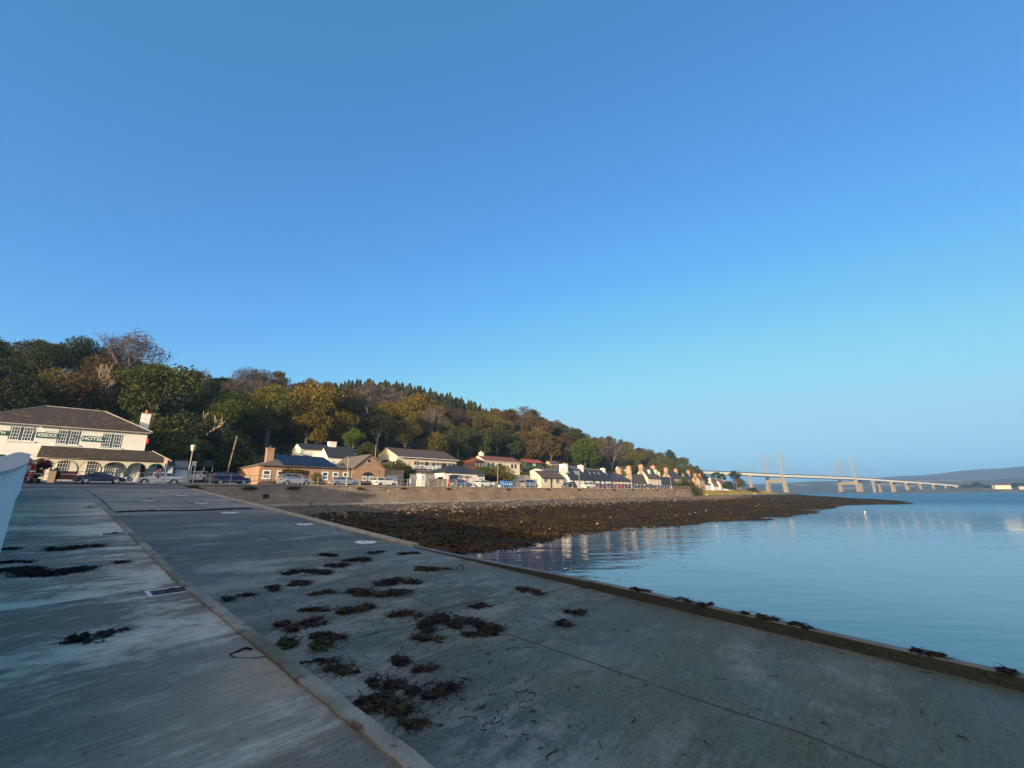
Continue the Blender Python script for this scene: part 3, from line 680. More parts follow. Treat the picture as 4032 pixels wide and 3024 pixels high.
hero(800, 0, 43, 'bare', 11, 0, 'dead white forked snag leaning over the car park below the wood', branch_mesh('branches', 141, palebark, 3, .6, .2, .7, .05))
hero(345, 0, 56, 'bare', 12, 0, 'pale branched tree trunk showing among brown foliage behind the hotel roof', BR[1])
hero(1455, 0, 84, 'twigtree', 17, 0, 'broad fan shaped leafless tree high on the slope above the chalet', TW[1])
hero(1610, 0, 52, 'bare', 13, 0, 'slender pale stems fanning out just behind the chalet roof', BR[2])
hero(1700, 0, 60, 'twigtree', 14, 0, 'grey brush like leafless tree above the chalet right half', TW[0])
hero(1820, 0, 78, 'twigtree', 13, 0, 'small leafless tree halfway up the slope behind the red roofed bungalow', TW[1])
hero(2410, 0, 44, 'twigtree', 17, 0, 'leafless spreading tree with thick trunk behind the long cottage row', TW[0])
hero(2305, 0, 44, 'bright', 14, 8.0, 'bright green rounded tree directly above the long white cottage')
hero(1050, 0, 47, 'yellow', 14, 6.2, 'yellow green tree rising behind the sandstone house chimney')
hero(1215, 0, 50, 'gold', 16, 7.5, 'big golden ochre tree behind the white house above the solar panels')
hero(1320, 0, 54, 'gold', 14, 6.5, 'golden ochre tree to the right of the biggest golden one')
hero(590, 0, 44, 'green', 15, 7.0, 'big mid green tree rising behind the hotel chimney')
hero(1640, 0, 70, 'gold', 15, 8.5, 'massive ochre crowned tree above the chalet roof ridge')
hero(880, 0, 42, 'green', 12, 4.5, 'ivy clad fresh green tree behind the car park snag')
hero(1385, 0, 40, 'bright', 8, 2.8, 'small bright green tree right of the white house on the slope')
hero(1440, 0, 36, 'green', 6, 2.8, 'rounded green shrub tree between white house and chalet')
# labels: kind, height on the slope, nearest landmark, and place in the row of such trees from west to east
LMK = [(330, 'above the hotel roof'), (700, 'above the car park'), (1050, 'above the sandstone house'), (1350, 'above the arched porch'), (1650, 'above the chalet'),
       (1930, 'above the red roof'), (2200, 'above the cream bungalow'), (2440, 'above the slate cottages'), (2640, 'above the village houses'), (4000, 'at the wood end')]
SCRUB = {}
groups = {}
for T in TREES:
    root, kind, x, y, d = T; lm = next(n for m, n in LMK if x < m); band = 'high' if y < interp(x, SKY)+70 else ('middle' if y < interp(x, SKY)+170 else 'low')
    if kind == 'conif': band = 'plateau'
    groups.setdefault((kind, band, lm), []).append(T)
for (kind, band, lm), Ts in groups.items():
    Ts.sort(key=lambda T: T[2])
    w = {'twigtree': 'bare twiggy tree', 'pine': 'deep green pine', 'conif': 'grey green spruce spire'}.get(kind, WORD.get(kind, '')+' tree')
    where = {'high': 'on the skyline', 'middle': 'at mid slope', 'low': 'low on the slope', 'plateau': 'on the top plateau'}[band]
    for i, T in enumerate(Ts):
        o = ORD[i] if i < len(ORD) else 'further '
        T[0]['label'] = f"{w} {where} {lm}" if len(Ts) == 1 else f"{'leftmost ' if i == 0 else o}{w} {'' if i == 0 else 'from left '}{where} {lm}"
        if len(T[0]['label'].split()) > 15: T[0]['label'] = T[0]['label'].replace('from left ', '').replace(' the ', ' ')
        T[0]['group'] = 'spruces of the hilltop plantation' if kind == 'conif' else 'trees of the hillside wood'
# undergrowth filling the wood floor
pts = []
while len(pts) < 60000:
    s = -30+430*trr.random()**1.5; q = trr.uniform(37, 112)
    if q < 42 and s < 90 and noise.noise(Vector((s*.2, q, 1))) < 0: continue
    P = G(s, q); pts.append((P.x, P.y, P.z+noise.noise(P*.06)*2+trr.uniform(0, 2.2)**1.2*.9))
V, Fc = leafcloud(pts, .75, 8, .2, 1.3)
um = leafmat('undergrowth_leaves', (.028, .034, .010), (.050, .038, .014)); o = bpy.data.objects.new('undergrowth', fastmesh('undergrowth', V, Fc, um)); COL.objects.link(o); tag(o, kind='stuff')
# garden bushes and hedges: (px, q, radius, height, colour, label)
BUSH = [(1560, 27, 3.6, 3.6, 'green', 'rounded green bush on the bank between sandstone porch and chalet'), (1600, 28, 2.8, 2.6, 'olive', 'olive bush beside the flat roofed garage on the bank'),
        (1515, 24, 2.4, 3.2, 'green', 'green shrub rising behind the arched porch gable'), (1650, 22, 2.2, 2.4, 'green', 'low green bush under the chalet balcony'),
        (1905, 17, 3.8, 4.2, 'green', 'fresh green bush directly right of the white shop'), (1965, 15, 4.2, 4.6, 'olive', 'large olive bush behind the tall lamp post'),
        (1935, 20, 3.6, 4.4, 'green', 'green bush below the bungalow arched window'), (2065, 30, 2.4, 2.4, 'green', 'pale green bush below the red roofed cabin'),
        (2100, 34, 2.6, 2.6, 'yellow', 'yellow green bush beside the little summer house'), (2135, 29, 3.4, 3.0, 'dark', 'dark bush above the cream bungalow roof'),
        (2178, 36, 3.0, 3.4, 'green', 'round bush in front of the small pale cottage'), (2445, 28, 3.2, 6.0, 'yellow', 'tall yellow green bush before the white gable'),
        (2000, 31, 2.0, 1.8, 'dark', 'small dark bush right of bungalow terrace'), (1590, 33, 2.2, 3.2, 'brown', 'brown shrub by the chalet corner'),
        (2655, 12, 4.2, 2.0, 'dark', None), (640, 27, 5.5, 6.0, 'green', 'big green bush behind the grey roofed shed'), (760, 29, 5.0, 4.6, 'green', 'green bush behind the white estate car in the car park'),
        (930, 25, 4.6, 4.0, 'dark', 'dark ivy bank left of the sandstone house'), (860, 30, 5.0, 6.0, 'dark', 'tall dark ivy thicket behind the leaning pole'), (690, 33, 6.0, 8.0, 'dark', 'tall dark thicket behind the street lantern'), (560, 30, 5.5, 7.0, 'green', 'green thicket just behind the hotel right end'),
        (2520, 30, 4.0, 4.0, 'olive', 'olive shrubs behind the twin gabled house'), (2360, 31, 4.5, 3.0, 'olive', 'olive scrub above the slate roof ridge'), (1790, 30, 3.0, 3.0, 'dark', 'dark shrubs between the chalet and the bungalow conservatory')]
for i, (px, q, R, h, k, lab) in enumerate(BUSH):
    if not lab: continue
    P, s = at(px, q); b = empty('bush', P); part_obj('foliage', CRB[i % 3], b, (0, 0, h*.5), (R, R, h*.72), i*1.3, LM[k]); part_obj('stem', TRM, b, (0, 0, -.2), (h*.6, h*.6, h*.7), i)
    tag(b, lab, 'bush', 'garden bushes and thickets')
# shrub and cedar near the far point, and weeds tufts growing on the sea wall
P, s = at(2908, 8)
# ------------------------------------------------------------------ houses
harl = M('cream_harling', (.72, .62, .46), (.64, .55, .41), 1.2, .9, .3, 30); white = M('white_harling', (.80, .77, .70), (.70, .67, .60), 1.0, .9, .3, 30, lo=.4, hi=.8)
pinkish = M('peach_harling', (.66, .52, .38), (.58, .46, .34), 1.4, .9, .3, 30); beige = M('beige_render', (.50, .40, .29), (.42, .34, .25), 1.0, .9, .3, 20)
sand = wallmat('red_sandstone', (.36, .19, .10), (.27, .14, .075), .7, .32, (.22, .14, .09), (.14, .085, .05)); sand2 = wallmat('brown_sandstone', (.38, .25, .15), (.32, .20, .12), .5, .25, (.24, .17, .12), (.2, .13, .08))
slate = roofmat('blue_slate', (.050, .055, .068), (.037, .041, .05)); dslate = roofmat('dark_slate', (.034, .036, .042), (.026, .028, .033)); brtile = roofmat('brown_tile', (.115, .082, .062), (.09, .065, .05))
mossy = roofmat('mossy_brown_slate', (.075, .052, .038), (.042, .031, .025), (.22, .15, .075), .28, .9); redtile = roofmat('red_tile', (.25, .085, .045), (.19, .07, .04)); grtile = roofmat('grey_brown_tile', (.17, .14, .11), (.14, .115, .09)); orange = roofmat('orange_sheet', (.42, .09, .045), (.36, .075, .04)); felt = roofmat('grey_felt', (.20, .20, .19), (.17, .17, .16))
fw = M('white_frame', (.82, .82, .80), rough=.4); fg = M('green_frame', (.03, .07, .05), (.05, .10, .08), 4, .5); fdark = M('dark_trim', (.025, .022, .022), rough=.5)
def glassmat(n, c, r=.08):
    m, t, b = newmat(n); b.inputs['Base Color'].default_value = (*c, 1); b.inputs['Roughness'].default_value = r; b.inputs['Specular IOR Level'].default_value = .8; return m
glass = glassmat('window_glass', (.030, .032, .036)); glassb = glassmat('window_glass_blind', (.28, .27, .25), .3); skylt = glassmat('skylight_glass', (.25, .28, .32), .1)
gut = M('gutter', (.05, .045, .04), rough=.5); leadw = M('roof_edging', (.42, .39, .33), (.3, .28, .24), 2, .8); wood = M('brown_door', (.09, .03, .02), rough=.5); pot = M('clay_pot', (.48, .17, .06), (.35, .12, .05), 6, .8)
mint = M('mint_paint', (.38, .55, .44), rough=.6); solar = glassmat('solar_glass', (.006, .010, .028), .35); solar.node_tree.nodes['Principled BSDF'].inputs['Specular IOR Level'].default_value = .2

class House:
    def __init__(s, name, label, xl, xr, q, D, ye, yr, wall, roof, style='gable', th=45.5, cat='house', oh=.3, xb=None, group='houses along the shore road', inset=None, zb=None, trim=None, eaves_only=False, yb=None):
        P, sc = at(xl, q)
        if zb is not None: P.z = zb
        s.e = Vector((cos(radians(th)), sin(radians(th)), 0)); s.n = Vector((-s.e.y, s.e.x, 0))
        if yb is not None:                      # base height read where the wall meets the ground
            r = ray(xl, yb); d = P.dot(Fw); P.z = r.z*(Vector((P.x, P.y, 0)).length/Vector((r.x, r.y, 0)).length)
        s.P = P; s.o = empty(name, P, radians(th)); tag(s.o, label, cat, group)
        s.D = D
        if xb is not None:
            r = ray(xb, ye); k = (r.x*P.y-r.y*P.x)/(s.n.x*r.y-s.n.y*r.x) if abs(s.n.x*r.y-s.n.y*r.x) > 1e-6 else D
            s.D = max(2, min(30, k))
        r = ray(xr, ye); s.L = (r.x*P.y-r.y*P.x)/(s.e.x*r.y-s.e.y*r.x)
        s.H = s.zat((0, 0), xl, ye); D = s.D; L = s.L; H = s.H
        s.wall, s.roof, s.style = wall, roof, style
        if yr is None: s.R = H
        else:
            ins = (inset if inset is not None else D*.5) if style == 'hip' else 0
            # ridge height from the pixel row of the ridge's left end
            p = P+s.e*ins+s.n*(D/2); xx = proj(p+Vector((0, 0, H)))[0]; s.R = s.zat((ins, D/2), xx, yr)
        R = s.R; m = MB()
        if style == 'gable':
            m.prism([(0, -1.0), (0, H), (D/2, R), (D, H), (D, -1.0)], 'x', 0, L)
            s.wo = m.build('wall', wall, s.o); r_ = MB(); t = .14; k = (R-H)/(D/2); z0 = H-oh*k
            prof = [(-oh, z0+.02), (D/2, R+.02), (D+oh, z0+.02), (D+oh, z0+.02+t), (D/2, R+.02+t), (-oh, z0+.02+t)]
            r_.prism(prof, 'x', -.12, L+.12); s.ro = r_.build('roof', roof, s.o)
            s.rp = ((0, 0, H+.16), (0, D/2, R+.16), (1, 0, H+.16))
        elif style == 'hip':
            m.box(0, L, 0, D, -1.0, H); s.wo = m.build('wall', wall, s.o); ins = inset if inset is not None else D*.5
            r_ = MB(); a, b, c, d = (-oh, -oh), (L+oh, -oh), (L+oh, D+oh), (-oh, D+oh); z = H+.02
            r_.poly([(*a, z), (*b, z), (*c, z), (*d, z), (*a, z+.12), (*b, z+.12), (*c, z+.12), (*d, z+.12), (ins, D/2, R), (L-ins, D/2, R)],
                    [(3, 2, 1, 0), (0, 1, 5, 4), (1, 2, 6, 5), (2, 3, 7, 6), (3, 0, 4, 7), (4, 5, 9, 8), (5, 6, 9), (6, 7, 8, 9), (7, 4, 8)])
            s.ro = r_.build('roof', roof, s.o); s.rp = ((0, -oh, H+.14), (0, D/2, R), (1, -oh, H+.14))
            rr = MB(); rr.tube([(-oh, -oh, z+.12), (ins, D/2, R+.03), (L-ins, D/2, R+.03), (L+oh, -oh, z+.12)], .07, 5)
            if trim: rr.build('ridge_tile', trim, s.ro)
        elif style == 'flat':
            m.box(0, L, 0, D, -1.0, H); s.wo = m.build('wall', wall, s.o); r_ = MB().box(-oh*.4, L+oh*.4, -oh*.4, D+oh*.4, H+.003, H+.18); s.ro = r_.build('roof', roof, s.o); s.rp = ((0, 0, H), (0, 1, H), (1, 0, H))
        elif style == 'endgable':                # ridge runs inland: a gable faces the road
            m.prism([(0, -1.0), (0, H), (L/2, R), (L, H), (L, -1.0)], 'y', 0, D); s.wo = m.build('wall', wall, s.o); r_ = MB(); k = (R-H)/(L/2); z0 = H-oh*k
            r_.prism([(-oh, z0+.02), (L/2, R+.02), (L+oh, z0+.02), (L+oh, z0+.16), (L/2, R+.16), (-oh, z0+.16)], 'y', -.25, D+.1); s.ro = r_.build('roof', roof, s.o); s.rp = ((0, 0, H+.16), (L/2, 0, R+.16), (0, 1, H+.16))
        if style in ('gable', 'hip'): MB().box(-oh*.6, L+oh*.6, -oh-.06, -oh+.06, s.rp[0][2]-.2-(0 if style == 'hip' else (R-H)/(D/2)*oh), s.rp[0][2]-.08-(0 if style == 'hip' else (R-H)/(D/2)*oh)).build('gutter', trim or gut, s.o)
    def zat(s, loc, px, py):
        p = s.P+s.e*loc[0]+s.n*loc[1]; r = ray(px, py); k = Vector((p.x, p.y)).length/Vector((r.x, r.y)).length; return r.z*k-s.P.z
    def _loc(s, px, py, a, b, c):
        """where the sight line of a pixel meets the plane through local points a, b, c"""
        r = ray(px, py); d = Vector((r.dot(s.e), r.dot(s.n), r.z)); o = Vector(((-s.P).dot(s.e), (-s.P).dot(s.n), -s.P.z)); a, b, c = Vector(a), Vector(b), Vector(c); n = (b-a).cross(c-a)
        return o+d*((a-o).dot(n)/d.dot(n))
    def f(s, px, py, y=0): p = s._loc(px, py, (0, y, 0), (1, y, 0), (0, y, 1)); return p.x, p.z
    def l(s, px, py, x=0): p = s._loc(px, py, (x, 0, 0), (x, 1, 0), (x, 0, 1)); return p.y, p.z
    def r(s, px, py): return s._loc(px, py, *s.rp)
    def win(s, x0, x1, y0, y1, nx=1, nz=2, frame=None, gl=None, y=0, name='window', fwid=.07, local=False):
        if local: X0, X1, Z0, Z1 = x0, x1, y0, y1
        else: (X0, Z1) = s.f(x0, y0, y); (X1, _) = s.f(x1, y0, y); (_, Z0) = s.f((x0), y1, y)
        m = MB(); w = fwid; yy = y-.05
        m.box(X0, X1, yy, y-.002, Z1-w, Z1); m.box(X0-.04, X1+.04, yy-.05, y-.001, Z0-.02, Z0+w); m.box(X0, X0+w, yy, y-.002, Z0+w, Z1-w); m.box(X1-w, X1, yy, y-.002, Z0+w, Z1-w)
        for i in range(1, nx): a = X0+(X1-X0)*i/nx; m.box(a-w*.3, a+w*.3, yy+.006, y-.003, Z0+w, Z1-w)
        for i in range(1, nz): a = Z0+(Z1-Z0)*i/nz; m.box(X0+w, X1-w, yy+.003, y-.004, a-w*.35, a+w*.35)
        o = m.build(name, frame or fw, s.o); MB().box(X0+w*.9, X1-w*.9, y-.02, y-.001, Z0+w*.9, Z1-w*.9).build('pane', gl or glass, o); return o
    def lwin(s, x0, x1, y0, y1, frame=None, gl=None, name='window'):
        (Y0, Z1) = s.l(x0, y0); (Y1, _) = s.l(x1, y0); (_, Z0) = s.l(x0, y1)
        a, b = sorted((Y0, Y1)); m = MB().box(-.05, -.002, a, b, Z0, Z1); o = m.build(name, frame or fw, s.o); MB().box(-.07, -.051, a+.07, b-.07, Z0+.07, Z1-.07).build('pane', gl or glass, o)
    def door(s, x0, x1, y0, mat=None, y=0, y1=None, local=False):
        if local: X0, X1, Z1 = x0, x1, y0; Z0 = 0
        else: X0, Z1 = s.f(x0, y0, y); X1, _ = s.f(x1, y0, y); Z0 = s.f(x0, y1, y)[1] if y1 else 0
        o = MB().box(X0, X1, y-.06, y-.002, Z0, Z1).build('door', mat or wood, s.o); MB().box(X1-.15, X1-.08, y-.12, y-.06, Z0+.95, Z0+1.05).build('handle', fw, o); return o
    def sky_(s, x0, x1, y0, y1, gl=None, fr=None, name='skylight'):
        a, b, c, d = s.r(x0, y0), s.r(x1, y0), s.r(x1, y1), s.r(x0, y1)
        X0 = min(a.x, d.x); X1 = max(b.x, c.x)
        if True:
            # aligned to the slope: width along the eaves, height up the slope
            cx0, cx1 = a.x, b.x; ya, yd = a.y, d.y
            k = (s.rp[1][2]-s.rp[0][2])/(s.rp[1][1]-s.rp[0][1]); zf = lambda y: s.rp[0][2]+(y-s.rp[0][1])*k
            cx0 = (s.r(x0, y0).x); cx1 = s.r(x1, y0).x
            m = MB()
            def quad(e, g, up): return [(cx0-e, yd-e, zf(yd-e)+up), (cx1+e, yd-e, zf(yd-e)+up), (cx1+e, ya+e, zf(ya+e)+up), (cx0-e, ya+e, zf(ya+e)+up)]
            q0 = quad(0, 0, .0); q1 = quad(0, 0, .07); m.poly(q0+q1, [(0, 3, 2, 1), (4, 5, 6, 7), (0, 1, 5, 4), (1, 2, 6, 5), (2, 3, 7, 6), (3, 0, 4, 7)]); o = m.build(name, fr or gut, s.ro)
            MB().poly(quad(-.08, 0, .078), [(0, 1, 2, 3)]).build('pane', gl or skylt, o)
        return o
    def chim(s, x, y, w, d, top, pots=2, mat=None, base=None, potm=None, cap=None):
        """top given as a height above the ground point"""
        base = base if base is not None else s.H*.9; m = MB().box(x-w/2, x+w/2, y-d/2, y+d/2, base, top); o = m.build('chimney', mat or s.wall, s.o)
        MB().box(x-w/2-.06, x+w/2+.06, y-d/2-.06, y+d/2+.06, top+.002, top+.14).build('chimney_cap', cap or mat or s.wall, o)
        for i in range(pots):
            px = x; py = y+(i-(pots-1)/2)*min(.5, d/(pots+.2)); MB().tube([(px, py, top+.12), (px, py, top+.2), (px, py, top+.55)], [.2, .16, .18], 8).build('chimney_pot', potm or pot, o)
        return o
    def chim_px(s, px, yt, side='l', w=.8, d=1.3, y=None, **k):
        x = {'l': w/2, 'r': s.L-w/2}.get(side); y = s.D/2 if y is None else y
        if x is None: x = s.f(px, yt, y)[0]
        pp = s.P+s.e*x+s.n*y; return s.chim(x, y, w, d, s.zat((x, y), proj(pp)[0], yt), **k)
    def ridgecap(s, mat=None):
        MB().tube([(-.12, s.D/2, s.R+.17), (s.L+.12, s.D/2, s.R+.17)], .09, 6).build('ridge_tile', mat or leadw, s.ro)

# --- the hotel
HX, HQ = -330, 16.2
h = House('hotel_building', 'long white two storey hotel with brown hipped roof and arched verandah', HX, 597, 18.6, 9, 1640, 1550, white, mossy, 'hip', 45, 'hotel', .45, group=None, inset=5.5, trim=leadw, zb=1.75)
LH = h.L
for c_ in list(h.ro.children): bpy.data.objects.remove(c_)
bpy.data.objects.remove(h.ro)
def _rp(px, py): return h._loc(px, py, (0, 4.5, 0), (1, 4.5, 0), (0, 4.5, 1))
ra, rb = _rp(180, 1598), _rp(415, 1622); HR = (ra.z+rb.z)/2; xa, xb = ra.x, rb.x; ins = LH-xb; xl_ = max(2, xa-ins-1.5); oh_ = .45; m = MB()
def hiproof(m, x0, x1, r0, r1, zr, z, D=9.0, oh=.45, dy=0):
    a, b, c, d = (x0-oh, -oh+dy), (x1+oh, -oh+dy), (x1+oh, D+oh), (x0-oh, D+oh); m.poly([(*a, z), (*b, z), (*c, z), (*d, z), (*a, z+.12), (*b, z+.12), (*c, z+.12), (*d, z+.12), (r0, D/2, zr), (r1, D/2, zr)],
                    [(3, 2, 1, 0), (0, 1, 5, 4), (1, 2, 6, 5), (2, 3, 7, 6), (3, 0, 4, 7), (4, 5, 9, 8), (5, 6, 9), (6, 7, 8, 9), (7, 4, 8)])
hiproof(m, xl_, LH, xa, xb, HR, h.H+.02); h.ro = m.build('roof', mossy, h.o)
MB().tube([(xl_-.4, -.4, h.H+.16), (xa, 4.5, HR+.03), (xb, 4.5, HR+.03), (LH+.45, -.45, h.H+.15)], .07, 5).build('ridge_tile', leadw, h.ro)
zw = _rp(20, 1632).z; m = MB(); hiproof(m, 0, xl_+3.5, 4.5, xl_+3.3, zw, h.H+.015, oh=.44, dy=.01); m.build('wing_roof', mossy, h.o)
# fix the ridge so that its right end falls where the photograph shows it
h2 = h
def hip_px(px): return h.f(px, 1700)[0]
for (a, b) in ((50, 135), (238, 315), (413, 483)): 
    for (c, d) in ((a, a+(b-a)*.42), (a+(b-a)*.56, b)):
        yt = {50: 1679, 238: 1694, 413: 1707}[a]+(c-a)*.07; h.win(c, d, yt, yt+53, 3, 4, fw, glass, fwid=.05)
    X0, Z1 = h.f(a-5, {50: 1678, 238: 1692, 413: 1706}[a]); X1, _ = h.f(b+5, 1700); Z0 = h.f(a, {50: 1733, 238: 1749, 413: 1763}[a])[1]
    MB().box(X0, X1, -.018, -.0005, Z0, Z1).build('window_surround', fg, h.o)
    MB().box(X0-.15, X1+.15, -.12, -.0008, Z0-.17, Z0-.003).build('sill', white, h.o)
def textmesh(name, txt, size, mat, parent, loc, ext=.01, rot=(pi/2, 0, 0), align='CENTER', sx=1.0):
    c = bpy.data.curves.new(name, 'FONT'); c.body = txt; c.size = size; c.extrude = ext; c.align_x = align; c.align_y = 'CENTER'; c.offset = size*.018
    t = bpy.data.objects.new('tmp', c); COL.objects.link(t); dg = bpy.context.evaluated_depsgraph_get(); me = bpy.data.meshes.new_from_object(t.evaluated_get(dg)); bpy.data.objects.remove(t)
    o = bpy.data.objects.new(name, me); COL.objects.link(o); me.materials.clear(); me.materials.append(mat); o.parent = parent; o.location = loc; o.rotation_euler = rot; o.scale = (sx, 1, 1); return o
sg = M('sign_green', (.012, .085, .065), (.02, .11, .085), 3, .5); sw_ = M('sign_lettering', (.85, .84, .78), rough=.5)
for txt, x0, x1, yt, yb in (('NORTH', -70, 40, 1690, 1709), ('KESSOCK', 146, 235, 1701, 1723), ('HOTEL', 324, 412, 1715, 1737)):
    X0, Z1 = h.f(x0, yt); X1, _ = h.f(x1, yt); _, Z0 = h.f(x0, yb); w = X1-X0; hh = Z1-Z0
    b = MB().box(X0, X1, -.09, -.002, Z0, Z1).build('sign_board', sg, h.o)
    t = textmesh('lettering', txt, hh*.80, sw_, b, ((X0+X1)/2, -.10, (Z0+Z1)/2)); t.scale = (1.0 if txt != 'HOTEL' else 1.1, 1, 1)
    tw = t.dimensions.x
    if tw > w*.86: t.scale.x *= w*.86/tw
# verandah
yv = -2.6                                                # front line of the verandah
vx0, vz0 = h.f(150, 1797, yv); vx1, _ = h.f(655, 1816, yv); vz1 = h.f(655, 1820, yv)[1]; veH = (h.f(152, 1799, yv)[1]+h.f(655, 1821, yv)[1])/2
topz = h.f(300, 1765)[1]
vr = MB(); vxe = LH+.9; vr.poly([(vx0-.1, yv-.35, veH), (vx1+.55, yv-.35, veH), (vx1-1.4, -.004, topz), (vx0-.1, -.004, topz), (vx0-.1, yv-.35, veH+.12), (vx1+.55, yv-.35, veH+.12), (vx1-1.4, -.004, topz+.12), (vx0-.1, -.004, topz+.12)],
     [(3, 2, 1, 0), (4, 5, 6, 7), (0, 1, 5, 4), (1, 2, 6, 5), (2, 3, 7, 6), (3, 0, 4, 7)])
vro = vr.build('verandah_roof', mossy, h.o); MB().tube([(vx1+.55, yv-.35, veH+.14), (vx1-1.4, -.01, topz+.14)], .06, 5).build('ridge_tile', leadw, vro)
pxs = [156, 205, 311, 404, 500, 580, 651]; PX = [h.f(p, 1830, yv)[0] for p in pxs]; PX[-1] = vx1-.05
m = MB(); N = 20
for a, b in zip(PX, PX[1:]):
    w = b-a; rr = .38; z1 = veH-.003; zs = veH-.95; prof = [(a, z1), (b, z1), (b, zs), (b-.12, zs)]
    prof += [(b-.12-(w-.24)*i/N, zs+.72*sqrt(max(0, 1-(1-2*i/N)**2))) for i in range(1, N)]+[(a+.12, zs), (a, zs)]
    # split in strips so that the arch stays a clean surface
    for i in range(N):
        xa = a+w*i/N; xb = a+w*(i+1)/N
        def az(x):
            t = (x-a-.12)/(w-.24); return zs if t <= 0 or t >= 1 else zs+.72*sqrt(max(0, 1-(1-2*t)**2))
        m.poly([(xa, yv, az(xa)), (xb, yv, az(xb)), (xb, yv, z1), (xa, yv, z1), (xa, yv+.1, az(xa)), (xb, yv+.1, az(xb)), (xb, yv+.1, z1), (xa, yv+.1, z1)], [(0, 1, 2, 3), (4, 7, 6, 5), (0, 4, 5, 1)])
m.build('arch_fascia', harl, h.o)
for a, b in zip(PX, PX[1:]):
    zs = veH-.95; w = b-a; MB().tube([(a+.12+(w-.24)*i/18, yv-.012, zs+.72*sqrt(max(0, 1-(1-2*i/18)**2))-.02) for i in range(19)], .04, 4).build('arch_trim', fg, h.o)
for i, x in enumerate(PX):
    MB().box(x-.07, x+.07, yv-.02, yv+.12, .1, veH-.9).build('verandah_post', fg, h.o)
plz = .30; MB().box(vx0, vx1+.3, yv-.3, -.003, -.8, plz).build('verandah_plinth', white, h.o)
for a, b in list(zip(PX, PX[1:]))[1:]:
    mid = (a+b)/2; m = MB(); z0 = plz+.1; z1 = plz+1.0; y = yv+.05; m.box(a, b, y-.03, y+.03, z1, z1+.07); m.box(a, b, y-.03, y+.03, z0, z0+.06)
    for p, q in ((a, mid), (mid, b)):
        m.tube([(p, y, z0), (q, y, z1)], .03, 4); m.tube([(p, y, z1), (q, y, z0)], .03, 4)
    m.box(mid-.04, mid+.04, y-.04, y+.04, z0, z1); m.build('balustrade', fg, h.o)
for a, b, yt in ((230, 275, 1808), (345, 390, 1812), (415, 452, 1816), (500, 528, 1822), (588, 620, 1826)):
    h.win(a, b, yt, yt+66, 4, 4, fw, glass, fwid=.05, name='verandah_window')
# chimney at the right end
cz = h.zat((LH-1.0, 4.5), 575, 1630); cx = h.f(575, 1640, 4.5)[0]; h.chim(cx, 4.5, 1.0, .8, cz, 1, white, h.H, None, M('chimney_edge', (.2, .14, .14)))
MB().box(h.f(577, 1730)[0], h.f(586, 1730)[0], -.22, -.002, h.f(580, 1747)[1], h.f(580, 1728)[1]).build('alarm_box', M('alarm_red', (.6, .03, .03), rough=.4), h.o)
l_ = MB(); gx, gz_ = h.f(130, 1706); ex, ez = h.f(176, 1697, -1.2); l_.tube([(gx, -.02, gz_), (gx+.15, -.4, gz_+.45), (gx+.5, -.9, gz_+.7), (ex, -1.2, ez)], .03, 5); l_.tube([(ex, -1.2, ez+.05), (ex, -1.2, ez-.1)], [.06, .2], 10)
l_.build('sign_lamp', fw, h.o)
# front extension at the hotel's left, white, flat roofed
x_ = House('hotel_extension', 'low white flat roofed extension in front of the hotel left end', -420, 118, 8.5, 6, 1790, None, white, felt, 'flat', 45, 'building', .2, group=None, zb=1.5)
x_.win(-100, 30, 1782, 1812, 3, 1, fw, glass)
# --- grey shed right of the hotel
sh = House('shed', 'pale blue shed with grey roof beside the hotel right end', 684, 741, 17, 4, 1841, 1818, M('shed_paint', (.55, .62, .68), (.5, .56, .62), 2), felt, 'gable', 45, 'shed', .25, group=None, zb=1.9)
MB().box(sh.f(686, 1855)[0], sh.f(716, 1855)[0], -.03, -.001, sh.f(690, 1858)[1], sh.f(690, 1852)[1]).build('sign_board', M('faded_sign', (.25, .3, .38), (.5, .55, .6), 12), sh.o)
sh2 = House('shed', 'narrow blue grey shed between verandah end and larger shed', 658, 684, 15.6, 5, 1832, 1822, M('shed_paint', (.55, .62, .68)), fdark, 'gable', 45, 'shed', .2, group=None, zb=1.9)

# --- sandstone lifeboat style house
s1 = House('sandstone_house', 'long low red sandstone house with hipped brown roof and solar panels', 1012, 1382, 11, 12, 1833, 1790, sand, grtile, 'hip', 45.5, 'house', .3, xb=929, zb=1.6)
for a, b, yt in ((1036, 1068, 1850), (1092, 1120, 1852), (1268, 1294, 1857), (1311, 1333, 1858), (1351, 1373, 1859)):
    h_ = 36 if a < 1100 else 33; o = s1.win(a, b, yt, yt+h_, 1, 2, fw, glass, fwid=.16)
    X0, Z1 = s1.f(a, yt); X1, _ = s1.f(b, yt); _, Z0 = s1.f(a, yt+h_); MB().box(X0+.18, X1-.18, -.026, -.021, Z0+.14, Z0+(Z1-Z0)*.47).build('blind', glassb, o)
s1.door(1192, 1216, 1853)
cz = s1.zat((1.5, 3.4), 1010, 1766); s1.chim(1.9, 3.0, 1.0, .8, cz, 1, sand, s1.H, fdark)
so_ = s1.ro
k = (s1.rp[1][2]-s1.rp[0][2])/(s1.rp[1][1]-s1.rp[0][1]); zf = lambda y: s1.rp[0][2]+(y-s1.rp[0][1])*k
pa = s1.r(1118, 1832).x; pb = s1.r(1325, 1838).x; y0 = s1.r(1118, 1832).y; y1 = s1.r(1098, 1793).y
